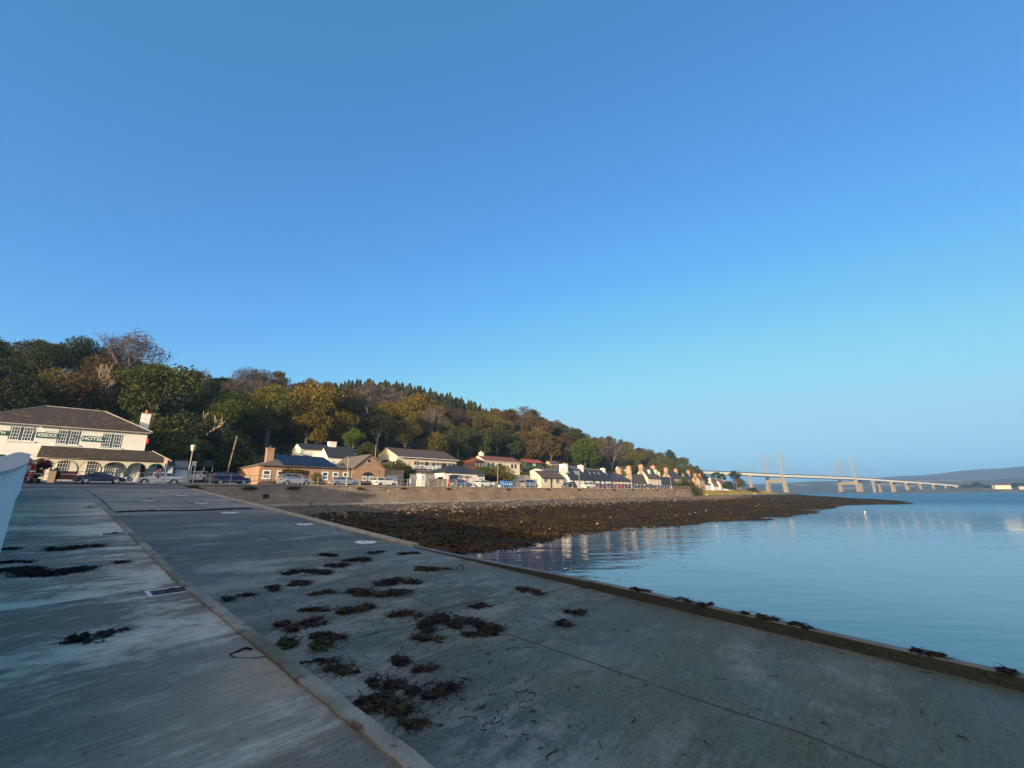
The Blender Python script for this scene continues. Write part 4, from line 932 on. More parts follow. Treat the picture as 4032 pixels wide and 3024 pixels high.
for i in range(9):
    a = pa+(pb-pa)*i/9; b = pa+(pb-pa)*(i+1)/9-.05; pm = MB(); q = [(a, y0, zf(y0)+.05), (b, y0, zf(y0)+.05), (b, y1, zf(y1)+.05), (a, y1, zf(y1)+.05)]; pm.poly(q+[(x, y, z+.06) for x, y, z in q], [(0, 3, 2, 1), (4, 5, 6, 7), (0, 1, 5, 4), (1, 2, 6, 5), (2, 3, 7, 6), (3, 0, 4, 7)]); pm.build('solar_panel', solar, so_)
# climbers growing on its wall
for a, b, yt, yb in ((1230, 1262, 1866, 1902), (1150, 1195, 1850, 1862), (1110, 1140, 1848, 1880)):
    pts = []; X0, Z1 = s1.f(a, yt); X1, _ = s1.f(b, yt); _, Z0 = s1.f(a, yb)
    for i in range(700): pts.append((trr.gauss((X0+X1)/2, (X1-X0)/4), -trr.uniform(.02, .3), trr.gauss((Z0+Z1)/2, abs(Z1-Z0)/4)))
    V, Fc = leafcloud(pts, .16, 3); c_ = bpy.data.objects.new('climbing_plant', fastmesh('climbing_plant', V, Fc, LM['gold'])); COL.objects.link(c_); c_.parent = s1.o
# porch gable, projecting 0.9 m
zs = s1.P.z
pf = House('porch_gable', 'red sandstone gabled entrance bay with dark arched doorway', 1382, 1516, 10.0, 10, 1845, 1795, sand, grtile, 'endgable', 45.5, 'house', .15, group=None, zb=1.55)
pf.R = pf.zat((pf.L/2, 0), 1456, 1795)
X0, Z1 = pf.f(1424, 1858); X1, _ = pf.f(1474, 1858); N = 16; zsp = Z1-.9
arch = [(X0, .0), (X0, zsp)]+[(X0+(X1-X0)*i/N, zsp+.9*sqrt(max(0, 1-(1-2*i/N)**2))) for i in range(1, N)]+[(X1, zsp), (X1, 0)]
dmo = MB().prism(arch, 'y', -.05, -.002).build('arched_doorway', fdark, pf.o)
for a, b in ((X0+.12, X0+.95), (X0+1.15, X1-1.15), (X1-.95, X1-.12)):
    w_ = MB().box(a, b, -.08, -.052, .9, zsp+.25).build('window', fw, dmo); MB().box(a+.12, b-.12, -.092, -.081, 1.02, zsp+.13).build('pane', glassb, w_)
xm, zm = pf.f(1454, 1815); q_ = MB()
for dx, dz in ((.16, 0), (-.16, 0), (0, .16), (0, -.16)): q_.prism([(xm+dx+.17*cos(t*pi/5), zm+dz+.17*sin(t*pi/5)) for t in range(10)], 'y', -.03-.002*(dx+2*dz), -.001)
MB().box(xm-.42, xm+.42, -.022, -.0005, zm-.42, zm+.42).build('stone_panel', M('panel_stone', (.42, .28, .17)), pf.o); q_.build('quatrefoil', fdark, pf.o)
MB().box(-.05, pf.L+.05, -.08, -.0015, pf.H-.12, pf.H+.02).build('string_course', M('course_stone', (.36, .23, .14)), pf.o)
g1 = House('garage_extension', 'flat roofed sandstone garage joined to the arched porch with white roller door', 1517, 1591, 11.5, 6, 1852, None, sand, M('parapet', (.34, .2, .12)), 'flat', 45.5, 'garage', .1, group=None, zb=1.6)
X0, Z1 = g1.f(1519, 1871); X1, _ = g1.f(1563, 1871); MB().box(X0+.1, X1, -.05, -.002, 0, Z1).build('roller_door', M('roller_white', (.62, .62, .58), (.56, .56, .53), 2), g1.o)
g1.win(1567, 1580, 1870, 1912, 2, 1, fw, glass, name='glazed_door')

# --- houses up the bank
w1 = House('white_house', 'white split level house with black roof standing above the solar panels', 1174, 1404, 30, 8, 1764, 1747, white, dslate, 'gable', 45.5, 'house', .35, xb=1152, yb=1830)
w1.win(1190, 1228, 1790, 1798, 3, 1, fw, glass); w1.chim_px(1308, 1742, 'm', 1.5, 1.0, y=2.0, mat=white, pots=0, base=w1.H*.9)
w1.win(1330, 1350, 1800, 1806, 2, 1, fw, glass)
w2 = House('house_wing', 'white lower wing with black roof in front of the split level house', 1282, 1402, 26.5, 5, 1796, 1762, white, dslate, 'gable', 45.5, 'house', .3, yb=1840)
ch = House('chalet', 'big brown roofed chalet with white balcony and dark timber front on the bank', 1560, 1798, 31, 11, 1794, 1763, harl, brtile, 'gable', 45.5, 'house', .8, xb=1476, yb=1868, trim=fw)
ch.win(1536+24, 1580, 1806, 1826, 4, 1, fw, glass); 
X0, Z1 = ch.f(1632, 1812); X1, _ = ch.f(1792, 1822); MB().box(X0, X1, -.09, -.002, Z1-2.9, Z1-.3).build('timber_cladding', M('dark_timber', (.035, .018, .014), (.05, .028, .02), 5, .7), ch.o)
for a, b, yt in ((1652, 1672, 1818), (1690, 1702, 1819), (1714, 1738, 1820), (1760, 1782, 1822)): ch.win(a, b, yt, yt+13, 3, 1, fw, glass, y=-.1)
X0, _ = ch.f(1620, 1840); X1, _ = ch.f(1722, 1840); _, Zt = ch.f(1640, 1832, -1.6); m = MB()
for z in (Zt-.05, Zt-.35, Zt-.65): m.box(X0, X1, -1.6, -1.54, z-.09, z+.09)
for i in range(7): a = X0+(X1-X0)*i/6; m.box(a-.05, a+.05, -1.54, -1.46, Zt-1.1, Zt+.08)
m.build('balcony_rail', fw, ch.o); MB().box(X0, X1, -1.6, -.1, Zt-1.3, Zt-1.1).build('balcony_floor', harl, ch.o); MB().box(X0+.1, X1-.1, -1.4, -.12, Zt-4, Zt-1.303).build('balcony_base', beige, ch.o)
ch.lwin(1502, 1530, 1812, 1822)
bn = House('bungalow', 'cream bungalow with long red brown tiled roof and big arched window', 1905, 2046, 30, 9, 1812, 1794, harl, redtile, 'gable', 45.5, 'house', .35, xb=1858, yb=1850, trim=fw)
X0, Z1 = bn.f(1952, 1822); X1, _ = bn.f(1982, 1822); N = 14; Zb = bn.f(1952, 1845)[1]
arch = [(X0+(X1-X0)*i/N, Zb+(Z1-Zb)*sqrt(max(0, 1-(1-2*i/N)**2))) for i in range(N+1)]; w_ = MB().prism(arch, 'y', -.08, -.002).build('arched_window', fw, bn.o)
arch = [(X0+.1+(X1-X0-.2)*i/N, Zb+.06+(Z1-Zb-.16)*sqrt(max(0, 1-(1-2*i/N)**2))) for i in range(N+1)]; MB().prism(arch, 'y', -.095, -.081).build('pane', glass, w_)
for a, b in ((1920, 1928), (1936, 1944)): bn.win(a, b, 1822, 1842, 1, 1, wood, glass)
for a, b in ((2012, 2020), (2026, 2033)): bn.win(a, b, 1828, 1844, 1, 1, wood, glass)
bn.chim_px(1895, 1784, 'm', 1.2, .9, mat=white, pots=1, potm=white)
cs = House('conservatory', 'brown timber conservatory with red hipped roof left of the cream bungalow', 1868, 1904, 26, 5.5, 1816, 1802, M('conservatory_timber', (.10, .035, .02), rough=.5), redtile, 'hip', 45.5, 'conservatory', .3, xb=1822, group=None, inset=2.5, yb=1846)
for i in range(3): w = cs.L/3; cs.win(.15+i*w, (i+1)*w-.15, .5, cs.H-.35, 1, 2, wood, glassb, local=True)
for i in range(4):
    w = cs.D/4; o = MB().box(-.06, -.002, .15+i*w, (i+1)*w-.15, .5, cs.H-.35).build('window', wood, cs.o); MB().box(-.075, -.061, .23+i*w, (i+1)*w-.23, .6, cs.H-.45).build('pane', glass, o)
cb = House('garden_cabin', 'small green timber cabin with orange red sheet roof on the bank', 2072, 2136, 40, 4.5, 1819, 1809, M('green_timber', (.03, .055, .035)), orange, 'gable', 38, 'cabin', .5, group=None, yb=1838)
cb.win(2098, 2108, 1824, 1834, 2, 1, fw, glassb)
sm = House('summer_house', 'tiny cream summer house beside the bungalow right end', 2040, 2056, 33, 3.4, 1842, 1839, harl, felt, 'gable', 45.5, 'cabin', .2, group=None, yb=1852); sm.win(2044, 2052, 1845, 1850, 2, 1, wood, glass)
pc = House('pale_cottage', 'small pale cottage with tan roof half hidden by a round bush', 2165, 2200, 42, 7, 1822, 1815, beige, grtile, 'gable', 45.5, 'house', .3, xb=2150, yb=1840)
gr = House('grey_roof_house', 'large brown hipped roof house rising behind the long cottage', 2228, 2365, 27, 13, 1852, 1829, beige, brtile, 'hip', 45.5, 'house', .4, inset=5, yb=1890)
fl = House('flat_roof_annexe', 'low annexe with pale grey flat roof behind the cream bungalow by the road', 2137, 2215, 22, 5, 1852, 1846, white, felt, 'gable', 45.5, 'annexe', .3, yb=1885)
wg = House('white_gable_house', 'little white gabled house high behind the cream cottages', 2440, 2470, 40, 7, 1843, 1836, white, brtile, 'gable', 45.5, 'house', .3, xb=2430, yb=1858)

# --- front row
sp = House('village_shop', 'white painted shop with dark slate hipped roof and pink posters', 1746, 1908, 12, 9, 1861, 1832, white, dslate, 'hip', 45.5, 'shop', .35, xb=1672, inset=4.0, yb=1914)
for a, b, c in ((1803, 1817, (.34, .16, .30)), (1832, 1846, (.36, .07, .06))): 
    X0, Z1 = sp.f(a, 1877); X1, _ = sp.f(b, 1877); Z0 = sp.f(a, 1893)[1]; MB().box(X0, X1, -.05, -.002, Z0, Z1).build('poster', M('poster_%d' % a, c, (.7, .5, .5), 3, .6), sp.o)
X0, Z1 = sp.f(1760, 1870); X1, _ = sp.f(1808, 1871); MB().box(X0, X1, -1.5, -.01, Z1, Z1+.12).build('canopy', white, sp.o); MB().box(X0+.6, X1-.4, -.04, -.002, 0, Z1-.1).build('shop_front', glass, sp.o)
X0, Z1 = sp.f(1832, 1872); X1, _ = sp.f(1856, 1872); bd = MB().box(X0, X1, -.06, -.002, Z1-.28, Z1).build('sign_board', M('shop_sign', (.45, .43, .42), (.2, .2, .22), 5), sp.o)
sp.win(1882, 1904, 1881, 1892, 3, 1, fw, glassb); X0, Z1 = sp.f(1880, 1871); X1, _ = sp.f(1905, 1871); MB().box(X0, X1, -.07, -.002, Z1-.35, Z1+.02).build('sign_board', M('shop_green', (.03, .12, .08)), sp.o)
X0, Z1 = sp.f(1852, 1880); X1, _ = sp.f(1876, 1880); MB().box(X0, X1, -.04, -.002, .2, Z1).build('shutter', M('shutter_pink', (.72, .6, .58)), sp.o)
for i in range(5): 
    a = 1842+i*10; sp.sky_(a, a+2, 1852, 1867, gl=M('glazing_bar', (.12, .12, .13)), name='roof_batten')
(Y0, Z1) = sp.l(1735, 1881); m = MB().box(-.08, -.002, Y0-.9, Y0+.9, Z1-.35, Z1+.2); m.build('sign_board', fdark, sp.o)
ls = House('lean_to', 'low white lean to hut left of the shop with glazed door', 1655, 1676, 11, 3.5, 1865, None, white, felt, 'flat', 45.5, 'hut', .3, group=None, xb=1614); ls.win(1660, 1668, 1872, 1888, 2, 2, fw, glass)
gg = House('double_garage', 'beige flat roofed double garage with two grey doors', 2022, 2081, 13, 8, 1872, None, beige, M('parapet_beige', (.42, .35, .27)), 'flat', 45.5, 'garage', .1, xb=1996, group=None)
for a, b in ((2023.5, 2044), (2056, 2077)):
    X0, Z1 = gg.f(a, 1880); X1, _ = gg.f(b, 1880); m = MB(); n_ = 6
    for i in range(n_): m.box(X0, X1, -.05-.012*(i % 2), -.002, .05+(Z1-.05)*i/n_, .05+(Z1-.05)*(i+1)/n_-.01)
    m.build('garage_door', M('door_grey', (.40, .38, .33)), gg.o)
cbn = House('cream_bungalow', 'small cream bungalow with dark brown roof right of the double garage', 2132, 2216, 13, 9, 1878, 1854, harl, brtile, 'gable', 45.5, 'house', .4, xb=2082)
cbn.win(2141, 2155, 1882, 1899, 2, 1, fw, glass); cbn.win(2187, 2203, 1883, 1904, 3, 1, fw, glass); cbn.door(2167, 2174, 1882); cbn.win(2168, 2173, 1884, 1891, 1, 1, wood, glass, y=-.07)
lc = House('long_cottage', 'long whitewashed cottage with dark slate roof, skylights and three chimneys', 2245, 2404, 12.5, 9.5, 1885, 1843, white, dslate, 'gable', 46.5, 'house', .25, xb=2191)
lc.chim_px(2208, 1829, 'l', 1.0, 2.4, mat=white, pots=1); lc.chim_px(2286, 1834, 'm', .9, 1.6, mat=white, pots=2); lc.chim_px(2396, 1846, 'r', .9, 1.4, mat=white, pots=1); lc.ridgecap()
for a, b, y0_, y1_ in ((2234, 2240, 1855, 1865), (2255, 2273, 1853, 1871), (2313, 2319, 1856, 1869), (2333, 2339, 1857, 1868), (2350, 2355, 1858, 1870), (2381, 2386, 1860, 1871)): lc.sky_(a, b, y0_, y1_)
for a in (2257, 2301, 2334, 2361, 2378): lc.win(a, a+4.5, 1891+(a-2257)*.03, 1903+(a-2257)*.02, 1, 2, fdark, glass)
lc.door(2279, 2283, 1892); lc.door(2340, 2344, 1894, fg)
(Y0, Z1) = lc.l(2199, 1862); lc_v = MB().box(-.04, -.002, Y0-.15, Y0+.15, Z1-.2, Z1+.2).build('vent', fdark, lc.o)
def cott(name, label, xl, xr, q, ye, yr, wall, roof, D=9, xb=None, wins=(), doors=(), chims=(), th=47, sky__=(), style='gable', **k):
    c = House(name, label, xl, xr, q, D, ye, yr, wall, roof, style, th, 'house', .25, xb=xb, **k)
    for w in wins: c.win(*w[:4], 1, 2, fw, glass)
    for d_ in doors: c.door(*d_)
    for px, yt, sd, mt in chims: c.chim_px(px, yt, sd, .9, 1.5, mat=mt, pots=2)
    for z in sky__: c.sky_(*z)
    return c
cott('cream_cottage', 'cream cottage with plain blue slate roof and two skylights', 2410, 2488, 12.5, 1893, 1862, harl, slate, wins=[(a, a+4, 1899, 1910) for a in (2436, 2448, 2460, 2472)], chims=[(2456, 1846, 'r', sand2)], sky__=[(2426, 2430, 1873, 1878), (2454, 2457, 1875, 1880)])
def dormer(c, x0, x1, yt, yb, wallm, roofm, out=1.6, pointed=False):
    """upright window breaking through the front slope"""
    yv_ = .9; X0, Z1 = c.f(x0, yt, yv_); X1, _ = c.f(x1, yt, yv_); _, Z0 = c.f(x0, yb, yv_); w = X1-X0
    b = MB().box(X0, X1, yv_, yv_+2.2, Z0-.4, Z1).build('dormer', wallm, c.o)
    if pointed: MB().prism([(X0-.15, Z1), (X1+.15, Z1), ((X0+X1)/2, Z1+w*1.1)], 'y', yv_-.12, yv_+2.6).build('dormer_roof', roofm, b)
    else: MB().prism([(yv_-.25, Z1-.05), (yv_+2.5, Z1+.35), (yv_+2.5, Z1+.5), (yv_-.25, Z1+.1)], 'x', X0-.12, X1+.12).build('dormer_roof', roofm, b)
    o = MB().box(X0+.12, X1-.12, yv_-.03, yv_-.001, Z0+.05, Z1-.1).build('window', fw, b); MB().box(X0+.22, X1-.22, yv_-.042, yv_-.031, Z0+.15, Z1-.2).build('pane', glass, o)
d1 = cott('dormer_cottage', 'white cottage with purple brown roof and two box dormers', 2490, 2544, 12.5, 1896, 1866, white, brtile, wins=[(2496, 2502, 1901, 1911), (2512, 2518, 1901, 1911)], chims=[(2468, 1838, 'l', sand2)], xb=2473)
dormer(d1, 2485, 2496, 1876, 1887, white, redtile); dormer(d1, 2508, 2520, 1878, 1888, white, redtile)
d2 = cott('twin_gable_house', 'tall cream house with two mint green pointed dormers', 2555, 2602, 12, 1881, 1842, harl, brtile, wins=[(2559, 2563, 1896, 1906), (2590, 2595, 1897, 1907)], chims=[(2517, 1832, 'l', sand2), (2562, 1836, 'r', sand2)], xb=2500)
dormer(d2, 2556, 2563, 1867, 1881, harl, mint, pointed=True); dormer(d2, 2583, 2590, 1867, 1881, harl, mint, pointed=True)
d3 = cott('low_cottage', 'low white cottage with slate roof and two white dormers beside the brown stone house', 2604, 2662, 12, 1903, 1878, white, slate, wins=[(2610, 2614, 1906, 1913), (2640, 2645, 1906, 1913)], chims=[(2607, 1860, 'l', harl)], xb=2596)
dormer(d3, 2615, 2626, 1882, 1892, white, fdark); dormer(d3, 2634, 2645, 1884, 1894, white, fdark)
cott('stone_house', 'two storey brown stone house with blue slate roof and big gable chimney', 2648, 2684, 14, 1881, 1856, sand2, slate, wins=[(2656, 2660, 1885, 1895), (2668, 2672, 1885, 1895)], doors=[(2673, 2676, 1898)], chims=[(2612, 1844, 'l', sand2), (2660, 1848, 'r', sand2)], xb=2604)
iv = cott('ivy_house', 'grey slated stone house with its near wall covered in green ivy', 2704, 2722, 13, 1885, 1862, sand2, slate, wins=[(2710, 2713, 1889, 1898)], chims=[(2690, 1854, 'r', sand2)], xb=2682)
pts = [(-trr.uniform(.02, .35), trr.uniform(0, iv.D), trr.uniform(0, iv.H+1.2)) for i in range(2500)]; V, Fc = leafcloud(pts, .5, 3); c_ = bpy.data.objects.new('ivy', fastmesh('ivy', V, Fc, LM['bright'])); COL.objects.link(c_); c_.parent = iv.o
cott('end_stone_house', 'tall brown stone house with twin chimneys and a dormer, beyond the ivy covered house', 2760, 2774, 14, 1889, 1873, sand2, redtile, chims=[(2735, 1867, 'l', sand2), (2746, 1868, 'r', pot)], wins=[(2764, 2767, 1893, 1903)], xb=2721)
cott('far_white_cottage', 'low white cottage with dark roof just past the tall stone houses', 2774, 2800, 14, 1907, 1893, white, dslate, wins=[(2780, 2784, 1908, 1914), (2790, 2794, 1909, 1915)])
cott('far_white_house', 'white house with steep bare gable near the grassy point', 2813, 2830, 13, 1912, 1886, white, redtile, xb=2783, wins=[(2817, 2820, 1909, 1914)], chims=[(2789, 1884, 'l', white)])
cott('point_house', 'last white houses stepping down towards the grassy point', 2838, 2850, 26, 1903, 1893, white, redtile, xb=2818)
# ------------------------------------------------------------------ cars
def carpaint(n, c, metal=.3):
    m, t, b = newmat(n); b.inputs['Base Color'].default_value = (*c, 1); b.inputs['Metallic'].default_value = metal; b.inputs['Roughness'].default_value = .3; b.inputs['Coat Weight'].default_value = .6; b.inputs['Coat Roughness'].default_value = .05; return m
tyre = M('tyre_rubber', (.012, .012, .012), rough=.9); rim = M('alloy', (.45, .45, .46), rough=.3, metal=.8); cglass = glassmat('car_glass', (.015, .018, .022), .05)
redl = M('tail_lamp', (.35, .01, .01), rough=.2); whl = M('head_lamp', (.7, .7, .7), rough=.1); plate = M('yellow_plate', (.65, .5, .05), rough=.5); platew = M('white_plate', (.7, .7, .68), rough=.5)
# side outlines (x along the car with the nose at +x, z up); lower body, then cabin
CT = {'hatch': dict(L=4.1, W=1.75, body=[(-2.03, .45), (-2.0, .85), (-1.92, .98), (1.0, .95), (1.75, .82), (2.02, .62), (2.03, .35)], cab=[(-1.95, .96), (-1.72, 1.42), (-1.3, 1.49), (-.1, 1.48), (.35, 1.35), (1.15, .94)]),
      'saloon': dict(L=4.6, W=1.8, body=[(-2.28, .45), (-2.27, .85), (-2.1, .98), (-1.5, 1.0), (1.0, .93), (1.9, .80), (2.25, .62), (2.28, .35)], cab=[(-1.7, .97), (-1.0, 1.34), (-.5, 1.42), (.1, 1.40), (.5, 1.28), (1.25, .92)]),
      'coupe': dict(L=4.2, W=1.8, body=[(-2.08, .42), (-2.05, .80), (-1.9, .92), (-1.2, .95), (.8, .86), (1.6, .76), (2.02, .58), (2.08, .32)], cab=[(-1.3, .92), (-.75, 1.22), (-.3, 1.28), (.1, 1.24), (.95, .86)]),
      'suv': dict(L=4.45, W=1.82, body=[(-2.2, .5), (-2.2, 1.0), (-2.1, 1.08), (1.0, 1.06), (1.9, .95), (2.18, .72), (2.2, .4)], cab=[(-2.15, 1.06), (-1.85, 1.58), (-1.4, 1.68), (-.1, 1.67), (.35, 1.55), (1.15, 1.05)]),
      'estate': dict(L=4.6, W=1.8, body=[(-2.28, .48), (-2.27, .92), (-2.2, 1.0), (1.0, .97), (1.95, .85), (2.25, .62), (2.28, .36)], cab=[(-2.2, .98), (-1.95, 1.44), (-1.5, 1.53), (-.1, 1.52), (.35, 1.4), (1.2, .96)]),
      'mpv': dict(L=4.7, W=1.9, body=[(-2.33, .5), (-2.33, 1.05), (-2.28, 1.1), (1.5, 1.08), (2.1, .9), (2.33, .65), (2.35, .38)], cab=[(-2.28, 1.08), (-2.12, 1.8), (-1.8, 1.9), (.2, 1.88), (.7, 1.7), (1.6, 1.07)]),
      'pickup': dict(L=5.2, W=1.85, body=[(-2.6, .6), (-2.6, 1.1), (1.2, 1.12), (2.2, 1.02), (2.55, .8), (2.58, .5)], cab=[(-1.0, 1.1), (-.9, 1.72), (-.6, 1.78), (.3, 1.75), (.6, 1.6), (1.25, 1.1)])}
def car_proto(kind, paint, name):
    c = CT[kind]; W = c['W']; hw = W/2; root = empty(name); big = kind in ('suv', 'pickup', 'mpv'); R = .36 if big else .32; xr, xf = -c['L']*.29, c['L']*.30
    zb = .25 if not big else .3
    # lower body: outline with wheel arches cut into its bottom edge
    def arch(x0): return [(x0+(R+.07)*cos(a), R+(R+.07)*sin(a)) for a in [pi*(k/8) for k in range(0, 9)]]
    out = list(c['body'])
    bot = [(c['body'][-1][0]-.1, zb)]+[(x, max(zb, z)) for x, z in arch(xf)]+[(x, max(zb, z)) for x, z in arch(xr)]+[(c['body'][0][0]+.1, zb)]
    poly = out+bot; n = len(poly)
    def yw(x, z): e = abs(x)/(c['L']/2); return hw*(1-.10*max(0, e-.72)/.28)*(1-.04*abs(z-.65))
    m = MB(); m.v = [(x, -yw(x, z), z) for x, z in poly]+[(x, yw(x, z), z) for x, z in poly]
    m.f = [tuple(range(n)), tuple(range(n, 2*n))[::-1]]+[(i, i+n, (i+1) % n+n, (i+1) % n) for i in range(n)]
    cb_ = c['cab']; k = len(cb_); zb2 = cb_[0][1]; zt = max(z for x, z in cb_)
    def cw(z): return hw*.97-(z-zb2)/(zt-zb2)*.20
    o = len(m.v); m.v += [(x, -cw(z), z) for x, z in cb_]+[(x, cw(z), z) for x, z in cb_]; m.f += [tuple(range(o, o+k)), tuple(range(o+k, o+2*k))[::-1]]+[(o+i, o+i+k, o+(i+1) % k+k, o+(i+1) % k) for i in range(k)]
    body = m.build('body', paint, root); bv = body.modifiers.new('bevel', 'BEVEL'); bv.width = .035; bv.segments = 2; bv.limit_method = 'ANGLE'; bv.angle_limit = radians(35)
    # side glass: the cabin outline shrunk, 8 mm proud of the tapered side, split by a pillar
    for sd in (-1, 1):
        g = MB(); cx = sum(x for x, z in cb_)/k; zc = (zb2+zt)/2+.02
        P = [(cx+(x-cx)*.90, zc+(z-zc)*(.74)) for x, z in cb_]; pillar = cx-.05
        if kind == 'pickup' or kind == 'coupe': parts = [P]
        else:
            def clip(poly_, keep):
                outp = []
                for i in range(len(poly_)):
                    a, b = poly_[i], poly_[(i+1) % len(poly_)]; ia, ib = keep*(a[0]-pillar) > .03, keep*(b[0]-pillar) > .03
                    if ia: outp.append(a)
                    if ia != ib: t = (pillar+keep*.03-a[0])/(b[0]-a[0]); outp.append((pillar+keep*.03, a[1]+(b[1]-a[1])*t))
                return outp
            parts = [clip(P, -1), clip(P, 1)]
        for pp in parts: g.poly([(x, sd*(cw(z)+.012), z) for x, z in pp]+[(x, sd*(cw(z)-.01), z) for x, z in pp], [tuple(range(len(pp)))]+[(i, (i+1) % len(pp), (i+1) % len(pp)+len(pp), i+len(pp)) for i in range(len(pp))])
        g.build('side_window', cglass, root)
    (xa, za), (xb, zb_) = cb_[-2], cb_[-1]
    def screen(p, q, nm):
        nx, nz_ = (q[1]-p[1]), -(q[0]-p[0]); ln = hypot(nx, nz_); nx, nz_ = nx/ln*.012, nz_/ln*.012
        if (nx > 0) != (nm == 'windscreen'): nx, nz_ = -nx, -nz_
        a = (p[0]+(q[0]-p[0])*.12, p[1]+(q[1]-p[1])*.12); b = (p[0]+(q[0]-p[0])*.88, p[1]+(q[1]-p[1])*.88)
        MB().poly([(a[0]+nx, -cw(a[1])*.93, a[1]+nz_), (a[0]+nx, cw(a[1])*.93, a[1]+nz_), (b[0]+nx, cw(b[1])*.93, b[1]+nz_), (b[0]+nx, -cw(b[1])*.93, b[1]+nz_)], [(0, 1, 2, 3)]).build(nm, cglass, root)
    screen(cb_[-2], cb_[-1], 'windscreen'); screen(cb_[1], cb_[0], 'rear_window')
    for x in (xr, xf):
        for sd in (-1, 1):
            w = empty('wheel', (x, sd*(hw-.11), R)); w.parent = root
            t = MB(); NN = 20; ring = [(R*.62, -.10), (R*.95, -.11), (R, -.07), (R, .07), (R*.95, .11), (R*.62, .10)]
            for i in range(NN):
                a = 2*pi*i/NN; t.v += [(r*cos(a), y, r*sin(a)) for r, y in ring]
            for i in range(NN):
                for j in range(6): t.f.append((i*6+j, ((i+1) % NN)*6+j, ((i+1) % NN)*6+(j+1) % 6, i*6+(j+1) % 6))
            t.build('tyre', tyre, w)
            q = MB()
            for i in range(5):
                a = 2*pi*i/5; ca, sa = cos(a), sin(a); q.poly([(ca*.03-sa*.05, sd*.095, sa*.03+ca*.05), (ca*.03+sa*.05, sd*.095, sa*.03-ca*.05), (ca*R*.64+sa*.035, sd*.085, sa*R*.64-ca*.035), (ca*R*.64-sa*.035, sd*.085, sa*R*.64+ca*.035)], [(0, 1, 2, 3)])
            q.tube([(0, sd*.04, 0), (0, sd*.05, 0)], R*.64, 16); q.build('rim', rim, w)
    xb_ = c['body'][0][0]; xf_ = c['body'][-1][0]; zl = c['body'][1][1]
    for sd in (-1, 1):
        MB().box(xb_-.025, xb_+.12, sd*(hw-.16)-.13, sd*(hw-.16)+.13, zl-.22, zl-.02).build('tail_light', redl, root)
        MB().box(xf_-.18, xf_+.0, sd*(hw-.24)-.15, sd*(hw-.24)+.15, .62, .76).build('headlight', whl, root)
    MB().box(xb_-.03, xb_+.01, -.26, .26, zb+.25, zb+.37).build('number_plate', plate, root); MB().box(xf_-.01, xf_+.03, -.26, .26, .36, .48).build('number_plate', platew, root)
    if kind == 'pickup': MB().box(-2.5, -1.1, -hw+.15, hw-.15, 1.105, 1.13).build('load_bed', fdark, root)
    return root
P_ = {k: carpaint('paint_'+k, c, mt) for k, c, mt in (('navy', (.004, .007, .055), .3), ('silver', (.42, .43, .46), .6), ('ltblue', (.22, .28, .36), .6), ('white', (.72, .71, .68), 0), ('black', (.015, .015, .018), .2), ('red', (.42, .03, .03), .1), ('grey', (.11, .12, .14), .5), ('dblue', (.03, .05, .09), .4), ('maroon', (.10, .02, .025), .2))}
CARS = [(170, 'coupe'), ]
used = {}
def put_car(px, q, kind, paint, face, label, ang=None, dz=0, wl=None):
    """face +1: nose away along the road to the village, -1: nose back to the slip"""
    key = (kind, paint)
    if key not in used: used[key] = car_proto(kind, P_[paint], 'parked_car'); c = used[key]
    else: c = copy_tree(used[key])
    p, s = at(px, q); loc = 0
    c.location = p+Vector((0, 0, .01+dz)); a = TH-radians(2) if ang is None else radians(ang)
    if face < 0: a += pi
    c.rotation_euler = (0, 0, a); tag(c, label, 'car', 'cars parked along the shore road'); return c
put_car(394, 10.6, 'coupe', 'navy', 1, 'dark blue folding roof coupe parked in front of the hotel verandah')
put_car(622, 9.0, 'saloon', 'silver', -1, 'silver saloon parked at the hotel verandah right end')
put_car(793, 19.5, 'hatch', 'white', 1, 'small white car in the shaded car park beside the leaning pole', 100)
put_car(905, 8.2, 'suv', 'navy', 1, 'large navy blue car parked just left of the sandstone house')
put_car(1158, 7.5, 'suv', 'silver', 1, 'silver off roader parked outside the sandstone house door')
put_car(1352, 6.2, 'saloon', 'silver', 1, 'silver grey saloon parked behind the thin lamp post')
put_car(1514, 6.5, 'hatch', 'white', 1, 'white hatchback outside the arched porch and garage')
put_car(1815, 6.5, 'estate', 'ltblue', 1, 'pale blue estate car in front of the white shop')
put_car(1906, 6.3, 'hatch', 'white', 1, 'white hatchback parked right of the shop')
put_car(2084, 6.5, 'mpv', 'silver', 1, 'silver people carrier outside the double garage')
put_car(2240, 6.5, 'suv', 'black', -1, 'black car in front of the tall white cottage gable')
put_car(2318, 6.0, 'pickup', 'white', 1, 'white pickup truck outside the long cottage')
row = [(2363, 'hatch', 'maroon', 'dark red car directly behind the white pickup'), (2402, 'estate', 'grey', 'grey green car beside the dark bushy trailer load'), (2435, 'hatch', 'red', 'bright red hatchback in the row by the cream cottage'),
       (2462, 'hatch', 'maroon', 'maroon car next past the bright red hatchback'), (2495, 'estate', 'dblue', 'dark blue grey estate before the dormer cottage'), (2527, 'hatch', 'black', 'black hatchback at the dormer cottage right end'),
       (2562, 'suv', 'black', 'black tall car in front of the twin gabled house'), (2593, 'hatch', 'grey', 'grey hatchback at the twin gabled house right end'), (2619, 'hatch', 'dblue', 'dark blue small car by the low slated cottage'),
       (2648, 'hatch', 'maroon', 'dark red car by the thin far lamp post'), (2672, 'estate', 'ltblue', 'pale blue car outside the stone house door'), (2695, 'suv', 'grey', 'grey car before the ivy covered house')]
for px, k, p, lab in row: put_car(px, 5.6, k, p, 1, lab)
